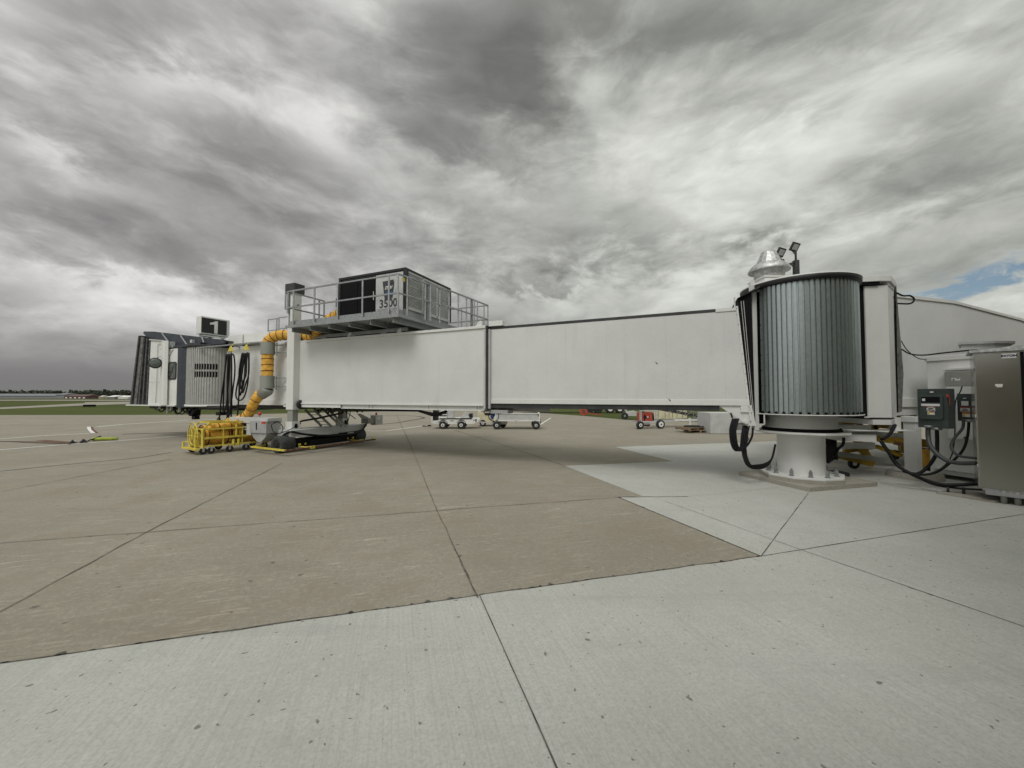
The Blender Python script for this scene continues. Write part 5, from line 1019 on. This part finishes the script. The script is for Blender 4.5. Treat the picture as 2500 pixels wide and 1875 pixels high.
b = MB(uf); b.box(2.3, 2.5, 0.3, 0.9, 0.66, 0.92); b.box(2.72, 2.80, -0.01, 0.0, 0.44, 0.60); b.box(2.60, 2.66, -0.01, 0, 0.50, 0.56); b.build('fittings', 'black', uv)
for x in (0.72, 1.85): wheel(uv, uf, x, -0.03, 0.235); wheel(uv, uf, x + 0.02, 1.16, 0.235, out=1)
text('side_lettering', 'Taylor', 0.09, 'black', uv, uf(1.28, -0.012, 0.50), (1, 0.02, 0), UP, bold=0.002)
b = MB(); q = g(1040, 1041); b.box(q[0] - 0.25, q[0] + 0.1, q[1], q[1] + 0.12, 0, 0.05); b.box(q[0] + 0.1, q[0] + 0.3, q[1] + 0.05, q[1] + 0.2, 0, 0.09); tag(b.build('wheel_chock', 'rubber'), 'small black wheel chock on the apron left of the white utility cart', 'wheel chock')
# baggage cart
o = g(1208, 1048); kf = frame(o[0], o[1], 1, -0.01)
kc = thing('baggage_cart', 'long white baggage trailer with low sides behind the utility cart', 'baggage cart', kf(1.4, 0.7, 0))
b = MB(kf); b.box(-0.05, 2.78, 0.0, 1.4, 0.49, 0.56); b.box(0.0, 0.06, 0.0, 1.4, 0.3, 0.5); b.box(2.4, 2.7, 0.12, 0.16, 0.25, 0.5); b.build('cart_deck', 'label_white', kc)
b = MB(kf); b.box(0.05, 2.72, 0.02, 0.05, 0.575, 0.93); b.build('side_panel', 'lightgrey_paint', kc); b = MB(kf); b.box(0.05, 2.72, 1.35, 1.38, 0.575, 0.93); b.build('side_panel', 'lightgrey_paint', kc)
b = MB(kf); b.box(0.0, 2.76, -0.01, 0.02, 0.93, 0.97); b.box(2.70, 2.76, 0, 1.4, 0.56, 0.99); b.box(0.0, 0.05, 0, 1.4, 0.56, 0.99); b.build('top_frame', 'label_white', kc)
b = MB(kf)
for x in (0.1, 1.25, 2.4): b.cyl((x, -0.03, 0.555), (x + 0.1, -0.03, 0.555), 0.03, 8)
b.build('hinge', 'label_white', kc)
b = MB(kf); b.box(2.62, 2.68, -0.012, 0.0, 0.82, 0.92); b.box(2.78, 2.82, 0.05, 0.12, 0.35, 0.62); b.build('latch', 'black', kc)
wheel(kc, kf, 0.12, 0.02, 0.24, 0.16, hr=0.42); wheel(kc, kf, 2.52, 0.02, 0.24, 0.16, hr=0.42); wheel(kc, kf, 0.45, 1.25, 0.22, 0.16, out=1); wheel(kc, kf, 2.52, 1.25, 0.24, 0.16, out=1)
b = MB(kf); b.box(0.2, 0.75, 0.3, 1.1, 0.28, 0.48); b.bar((0.2, 0.6, 0.3), (-1.0, 0.5, 0.42), 0.06); b.build('drawbar', 'lightgrey_paint', kc)
o = g(1166, 1041); tf2 = frame(o[0], o[1], 1, 0)
tg = thing('tow_tractor', 'white tow tractor half hidden between the utility cart and the baggage trailer', 'tow tractor', tf2(0.8, 0.6, 0))
b = MB(tf2); b.prism([(0, 0.22), (1.5, 0.22), (1.5, 0.66), (1.25, 0.70), (0.5, 0.72), (0.35, 0.98), (0.0, 1.0)], 0, 1.2, 'y'); b.build('body', 'cream_paint', tg)
b = MB(tf2); b.box(0.38, 1.2, 0.1, 1.1, 0.74, 0.86); b.box(0.2, 0.9, 0.2, 1.0, 0.98, 1.06); b.build('seat', 'black', tg)
wheel(tg, tf2, 0.35, 0.05, 0.22); wheel(tg, tf2, 1.2, 0.05, 0.22)
text('side_lettering', 'Taylor', 0.12, 'black', tg, tf2(0.9, -0.012, 0.5), (1, 0, 0), UP, bold=0.003)

# belt loader with red engine
o = g(1560, 1047); lf = frame(o[0], o[1], 1, 0.22)
bl = thing('belt_loader', 'towable conveyor belt loader with red engine between two wheels', 'belt loader', lf(0.8, 0.6, 0))
b = MB(lf)
b.bar((0.0, 0, 0.42), (1.45, 0, 0.42), 0.06, 0.1); b.bar((0, 0.9, 0.42), (1.45, 0.9, 0.42), 0.06, 0.1); b.bar((0.05, 0, 0.3), (1.4, 0, 0.3), 0.05)
for x in (0.08, 0.16, 1.1, 1.22, 1.34): b.bar((x, 0, 0.42), (x - (0.0 if x < 0.5 else 0.08), 0.0, 1.15), 0.04)
b.bar((0.05, 0, 1.12), (1.3, 0, 1.12), 0.05); b.bar((1.4, 0.3, 0.42), (6.0, 1.0, 0.50), 0.08, 0.12); b.bar((1.4, 0.9, 0.42), (6.0, 1.6, 0.50), 0.08, 0.12)
b.build('chassis', 'lightgrey_paint', bl)
b = MB(lf); b.prism([(1.3, 1.25), (6.5, 0.35), (6.5, 0.47), (1.3, 1.40)], 0.6, 1.3, 'y'); b.build('conveyor', 'dark_trim', bl)
b = MB(lf); b.bar((1.5, 0.58, 1.55), (6.3, 0.58, 0.62), 0.05)
for k in range(8): x = 1.9 + k * 0.6; z = 1.47 - (x - 1.5) * 0.19; b.bar((x, 0.58, z), (x, 0.58, z - 0.32), 0.035); b.bar((x, 0.58, z - 0.3), (x + 0.5, 0.58, z - 0.08), 0.025)
b.build('side_rail', 'galvanised', bl)
b = MB(lf); b.box(0.2, 0.38, 0.05, 0.6, 0.48, 1.0); b.box(0.48, 0.72, 0.05, 0.6, 0.48, 0.92); b.box(0.74, 0.95, 0.02, 0.6, 0.46, 1.02); b.box(0.3, 0.8, 0.2, 0.6, 0.55, 0.9); b.build('engine', 'engine_red', bl)
b = MB(lf); b.cyl((0.44, 0.02, 0.72), (0.44, 0.1, 0.72), 0.11, 14); b.box(0.96, 1.12, 0.1, 0.6, 0.48, 0.95); b.build('engine_fan', 'black', bl)
b = MB(lf); b.box(0.58, 0.66, 0.0, 0.04, 0.68, 0.76); b.build('fuel_cap', 'label_white', bl)
b = MB(lf); b.cyl((0.7, 0.1, 0.26), (0.7, 0.5, 0.26), 0.14, 16); b.build('tank', 'rust_steel', bl)
wheel(bl, lf, 0.02, -0.1, 0.24, 0.16, hr=0.5); wheel(bl, lf, 1.42, -0.1, 0.27, 0.18, hr=0.68)
b = MB(lf); b.prism([(-0.25, 0), (0.0, 0), (0.0, 0.12)], -0.25, -0.05, 'y'); b.build('wheel_block', 'black', bl)
# cream tent-like container behind it
o = g(1620, 1030); xf = frame(o[0], o[1] + 2, 1, 0.1)
cc_ = thing('equipment_container', 'cream equipment container behind the belt loader', 'container', xf(1.3, 0.8, 0))
b = MB(xf); b.box(0, 2.9, 0, 1.8, 0.12, 1.9); b.build('container_body', 'cream_paint', cc_)
b = MB(xf)
for x in (0.35, 0.95, 1.3, 1.6, 2.0, 2.5): b.box(x, x + 0.03, -0.01, 0, 0.2, 1.85)
b.box(0.18, 0.42, -0.012, 0, 0.9, 1.3); b.build('container_seam', 'dark_trim', cc_)
# small grey tow trolley and trailer wheels on the grass
o = g(1522, 1024); qf = frame(o[0], o[1], 1, 0.0)
tr = thing('tow_trolley', 'low grey towing trolley on the grass left of the belt loader', 'trolley', qf(0.8, 0.3, 0))
b = MB(qf); b.prism([(0.1, 0.5), (0.5, 0.3), (1.3, 0.3), (1.55, 0.55), (1.0, 0.75), (0.6, 0.7)], 0, 0.5, 'y'); b.bar((0.5, 0.2, 0.5), (-0.3, 0.2, 1.5), 0.12); b.bar((0.3, 0.2, 1.2), (1.6, 0.2, 1.25), 0.05); b.build('trolley_frame', 'lightgrey_paint', tr)
wheel(tr, qf, 0.1, -0.05, 0.3, 0.16, hr=0.3); wheel(tr, qf, 1.6, -0.05, 0.34, 0.16, hr=0.5)
tl = thing('semi_trailer', 'dark flatbed semi trailer on the grass, only its twin axles showing under the bridge', 'trailer', (10.5, 46, 0))
b = MB(); b.box(1.0, 16.0, 46.2, 48.6, 1.05, 1.35); b.box(8.5, 14, 46.8, 48, 0.75, 1.05); b.build('trailer_frame', 'black', tl)
b = MB()
for k in range(18): b.box(2.5 + 0.42 * k, 2.68 + 0.42 * k, 46.15, 46.19, 1.06, 1.14)
b.build('reflector_tape', 'label_white', tl)
for x in (9.3, 10.35, 11.8, 12.95): wheel(tl, ident, x, 46.4, 0.52, 0.5, hub='black' if x < 11 else 'label_white', hr=0.6)
b = MB(); q = g(1425, 1014.5); b.cyl((q[0], q[1], 0.42), (q[0], q[1] + 0.2, 0.42), 0.42, 24); jk = tag(b.build('jack_wheel', 'engine_red'), 'small red wheel with tail standing where the grass meets the apron', 'wheel')
b = MB(); b.bar((q[0] + 0.3, q[1], 0.3), (q[0] + 1.8, q[1], 0.06), 0.16, 0.1); b.build('tail', 'engine_red', jk); b = MB(); b.box(q[0] + 0.4, q[0] + 0.6, q[1], q[1] + 0.2, 0.6, 1.9); b.build('strut', 'black', jk)
b = MB(); b.cyl((q[0], q[1] - 0.02, 0.42), (q[0], q[1], 0.42), 0.2, 16); b.build('hub', 'rust_steel', jk)
# pallets
pr_ = None
def pallet(lx, z, rot, label):
    q = g(1700, 1057); f = frame(q[0] + lx, q[1], math.cos(rot), math.sin(rot), z); th = thing('pallet', label, 'pallet', (q[0] + lx, q[1], z), 'wooden pallets stacked by the concrete block')
    b = MB(f)
    for k in range(7): b.box(-0.6, 0.6, 0.0 + k * 0.16, 0.10 + k * 0.16, 0.115, 0.14)
    b.build('deck_boards', 'pallet_wood', th); b = MB(f)
    for x in (-0.6, -0.06, 0.5): b.box(x, x + 0.1, 0, 1.06, 0.022, 0.113)
    for y in (0, 0.48, 0.96): b.box(-0.6, 0.6, y, y + 0.1, 0.0, 0.02)
    b.build('stringers', 'pallet_wood', th)
pallet(0.25, 0.0, -0.15, 'lower weathered wooden pallet, flat on the apron by the pale block')
pallet(0.1, 0.145, 0.35, 'upper wooden pallet lying askew on another pallet')
q = g(1700, 1057); b = MB(); b.tube([(q[0] + 0.1 + 0.5 * math.cos(2 * math.pi * k / 20), q[1] + 0.5 + 0.4 * math.sin(2 * math.pi * k / 20), 0.33) for k in range(21)], 0.035, 6, caps=False); tag(b.build('rubber_hose', 'rubber'), 'dark coiled rubber hose lying on the stacked pallets', 'hose')
b = MB(frame(*g(1735, 1059), 1, 0.02)); b.box(0, 5.2, 0, 1.4, 0, 1.12); tag(b.build('concrete_block', 'lightgrey_paint', bevel=0.02), 'big pale grey rectangular block standing behind the pallets and pedestal', 'block')
st = thing('stair_foot', 'small white jack stand behind the pallets', 'jack stand', at(1684, 1044, 22.5))
st.location.z = 0; b = MB(); v = at(1684, 1044, 22.5); b.bar((v.x, 22.5, 0.0), (v.x, 22.5, 0.75), 0.1); b.bar((v.x - 0.3, 22.5, 0.02), (v.x + 0.3, 22.5, 0.25), 0.07); b.bar((v.x - 0.9, 22.5, 0.62), (v.x + 1.8, 22.6, 0.62), 0.12); b.build('stand', 'label_white', st)

# ------------------------------------------------------------------ left: chocks, tow bar, black slab, far field
c1 = g(168, 1083.5); c2 = g(209, 1081)
ck = thing('wheel_chock', 'pair of black rubber wheel chocks joined by a short rope on the painted line', 'wheel chock', (c1[0], c1[1], 0))
for k, (p, q) in enumerate(((0.0, 0.28), (0.62, 1.0))):
    d_ = (Vector((*c2, 0)) - Vector((*c1, 0))); f = frame(c1[0], c1[1], d_.x, d_.y); L0 = d_.length
    b = MB(f); b.prism([(L0 * p, 0), (L0 * q + 0.08, 0), (L0 * q - 0.02, 0.13), (L0 * p + 0.10, 0.15)], 0, 0.35, 'y'); b.build('chock', 'rubber', ck, bevel=0.01)
b = MB(f); b.tube([Vector(p) for p in spline([(L0 * 0.3, 0.1, 0.04), (L0 * 0.42, 0.0, 0.09), (L0 * 0.5, 0.15, 0.03), (L0 * 0.65, 0.1, 0.06)], 5)], 0.02); b.build('rope', 'lightgrey_paint', ck)
r1, r2 = Vector((*g(226, 1076.5), 0.085)), Vector((*g(288, 1074.5), 0.07)); rl = r2 - r1
tb = thing('tow_bar', 'lime green padded bar with a black strap lying on the apron', 'bar', (r1.x, r1.y, 0))
b = MB(); b.tube([r1, r1 + rl * 0.1, r1 + rl * 0.95, r2], [0.08, 0.08, 0.065, 0.04], 14, raw=True); b.build('padded_bar', 'lime_paint', tb)
b = MB(); b.bar(tuple(r1 + Vector((0.0, -0.2, -0.06))), tuple(r1 + rl * 0.22 + Vector((0, 0.1, 0.12))), 0.09, 0.04); b.build('strap', 'rubber', tb)
strips('rust_stain', [(arc([(0, 1077.5), (60, 1078), (120, 1080), (172, 1082.5)]), 0.22), (arc([(100, 1075), (140, 1078), (172, 1080)]), 0.35)], 'rust_steel', 0.001)
strips('hose_trail', [(arc([(-60, 1075), (0, 1077), (80, 1081), (172, 1084.5)]), 0.07)], 'rubber', 0.003)
q0, q1 = g(204, 994.8), g(234, 994.2)
tx = thing('taxiway_sign', 'black back of a low taxiway sign standing on the grass strip', 'sign', (q0[0], q0[1], 0)); f = frame(q0[0], q0[1], q1[0] - q0[0], q1[1] - q0[1]); Lq = math.hypot(q1[0] - q0[0], q1[1] - q0[1])
b = MB(f); b.box(0, Lq, 0, 0.25, 0.12, 0.50); b.build('sign_panel', 'matt_black', tx); b = MB(f)
for x in (0.1, 0.5, 0.9): b.cyl((Lq * x, 0.12, 0), (Lq * x, 0.12, 0.12), 0.04, 8)
b.build('leg', 'dark_trim', tx)

# far buildings
def shed(px0, px1, Y, h, d, wall, roof, label, name='shed', pitch=0.25, wins=0):
    x0 = (px0 - 1250) / F * Y; x1 = (px1 - 1250) / F * Y; th = thing(name, label, 'building', ((x0 + x1) / 2, Y, 0))
    b = MB(); b.box(x0, x1, Y, Y + d, 0, h); b.build('wall', wall, th)
    b = MB(); b.prism([(Y - 0.5, h), (Y + d / 2, h + d * pitch / 2), (Y + d + 0.5, h)], x0 - 0.4, x1 + 0.4, 'x'); b.build('roof', roof, th)
    for k in range(wins):
        xx = x0 + (x1 - x0) * (k + 0.5) / wins; b = MB(); b.box(xx - 0.8, xx + 0.8, Y - 0.1, Y, 0.3, h * 0.6); b.build('door', 'label_white', th)
shed(-120, 150, 380, 2.6, 18, 'shed_grey', 'shed_grey', 'long low grey hangar at the far left below the tree line', 'hangar')
shed(136, 158, 365, 3.6, 14, 'shed_grey', 'shed_grey', 'taller grey shed at the right end of the long grey hangar')
shed(157, 211, 350, 2.2, 14, 'shed_red', 'shed_red', 'dark red long shed with white doors on the far side of the field', wins=5)
shed(216, 246, 360, 1.6, 10, 'cream_paint', 'label_white', 'small pale shed between the dark red shed and the white hangars')
shed(262, 280, 340, 1.6, 12, 'shed_grey', 'label_white', 'left of three small white-roofed sheds beside the cab', wins=0)
shed(281, 288, 345, 1.6, 12, 'shed_grey', 'label_white', 'narrow middle one of three white-roofed sheds beside the cab')
shed(289, 312, 340, 1.3, 12, 'label_white', 'label_white', 'right of three small white-roofed sheds beside the cab')
# tree belt on the horizon: leaf clumps spread through its depth
def leaves(b, cx, cy, cz, rx, ry, rz, n, s):
    for _ in range(n):
        while True:
            p = Vector((random.uniform(-1, 1), random.uniform(-1, 1), random.uniform(-1, 1)))
            if p.length < 1: break
        p = p * (0.55 + 0.45 * p.length) if p.length else p
        c = Vector((cx + p.x * rx, cy + p.y * ry, max(0.3, cz + p.z * rz))); u = Vector((random.gauss(0, 1), random.gauss(0, 1), random.gauss(0, 1))).normalized(); v = u.orthogonal().normalized(); k = s * random.uniform(0.5, 1.3)
        w = u.cross(v); b.add([c + v * k, c + w * k, c - v * k * 0.8, c - w * k], [(0, 1, 2, 3)], raw=True)
b = MB(); x = -1500.0
while x < 120:
    Y = 470 + random.uniform(-12, 30); h = 9.2 + 1.6 * noise.noise(Vector((x * 0.012, 0, 0))) + random.uniform(-0.4, 0.8)
    leaves(b, x, Y, h * 0.48, random.uniform(5, 8), 6, h * 0.55, 95, 1.5); leaves(b, x, Y, h * 0.25, 6, 5, h * 0.3, 40, 1.6); x += random.uniform(2.6, 4.4)
tag(b.build('woodland', 'foliage', origin=(-600, 480, 0)), 'dark belt of far woodland along the horizon', 'woodland', kind='stuff')
for px_, w_, h_, lab in ((256, 7, 7.4, 'rounded far tree left of the gap above the small pale shed'), (283, 8, 7.8, 'broad far tree above the white-roofed sheds'), (303, 6, 8.0, 'tall far tree just left of the cab bellows'), (236, 6, 6.6, 'low far tree at the right end of the dark tree belt')):
    Y = 400; x = (px_ - 1250) / F * Y; th = thing('broadleaf_tree', lab, 'tree', (x, Y, 0), 'far trees beyond the sheds')
    b = MB(); b.tube([(x, Y, 0), (x + 0.1, Y, h_ * 0.35), (x, Y, h_ * 0.8)], [0.35, 0.28, 0.1], 8); b.bar((x, Y, h_ * 0.3), (x + w_ * 0.3, Y, h_ * 0.6), 0.2); b.bar((x, Y, h_ * 0.3), (x - w_ * 0.3, Y, h_ * 0.6), 0.2); b.build('trunk', 'bark', th)
    b = MB(); leaves(b, x, Y, h_ * 0.55, w_ * 0.55, w_ * 0.5, h_ * 0.45, 420, 0.55); leaves(b, x - w_ * 0.3, Y, h_ * 0.45, w_ * 0.35, w_ * 0.3, h_ * 0.32, 160, 0.5); b.build('crown', 'foliage', th)

# ------------------------------------------------------------------ terminal the view is taken from, unseen; tall block and wing added for shade
tm = frame(0.3, -0.9, 0.961, 0.276)
tb_ = thing('terminal_building', 'tan terminal wall added behind the viewer and at right for shade, outside the picture', 'building', tm(0, -3, 0))
b = MB(tm); b.box(-14, 3, -8, 0, -0.02, 3.6); b.box(3, 28, -8, 0.02, -0.02, 9.5); b.build('wall', 'brick', tb_)  # right-hand block made taller to darken the walkway and cabinets
b = MB(tm); b.box(12.7, 28, 0.025, 4.9, -0.02, 6.5); b.build('shade_wing', 'brick', tb_)  # unseen wing added to block sky light from the right
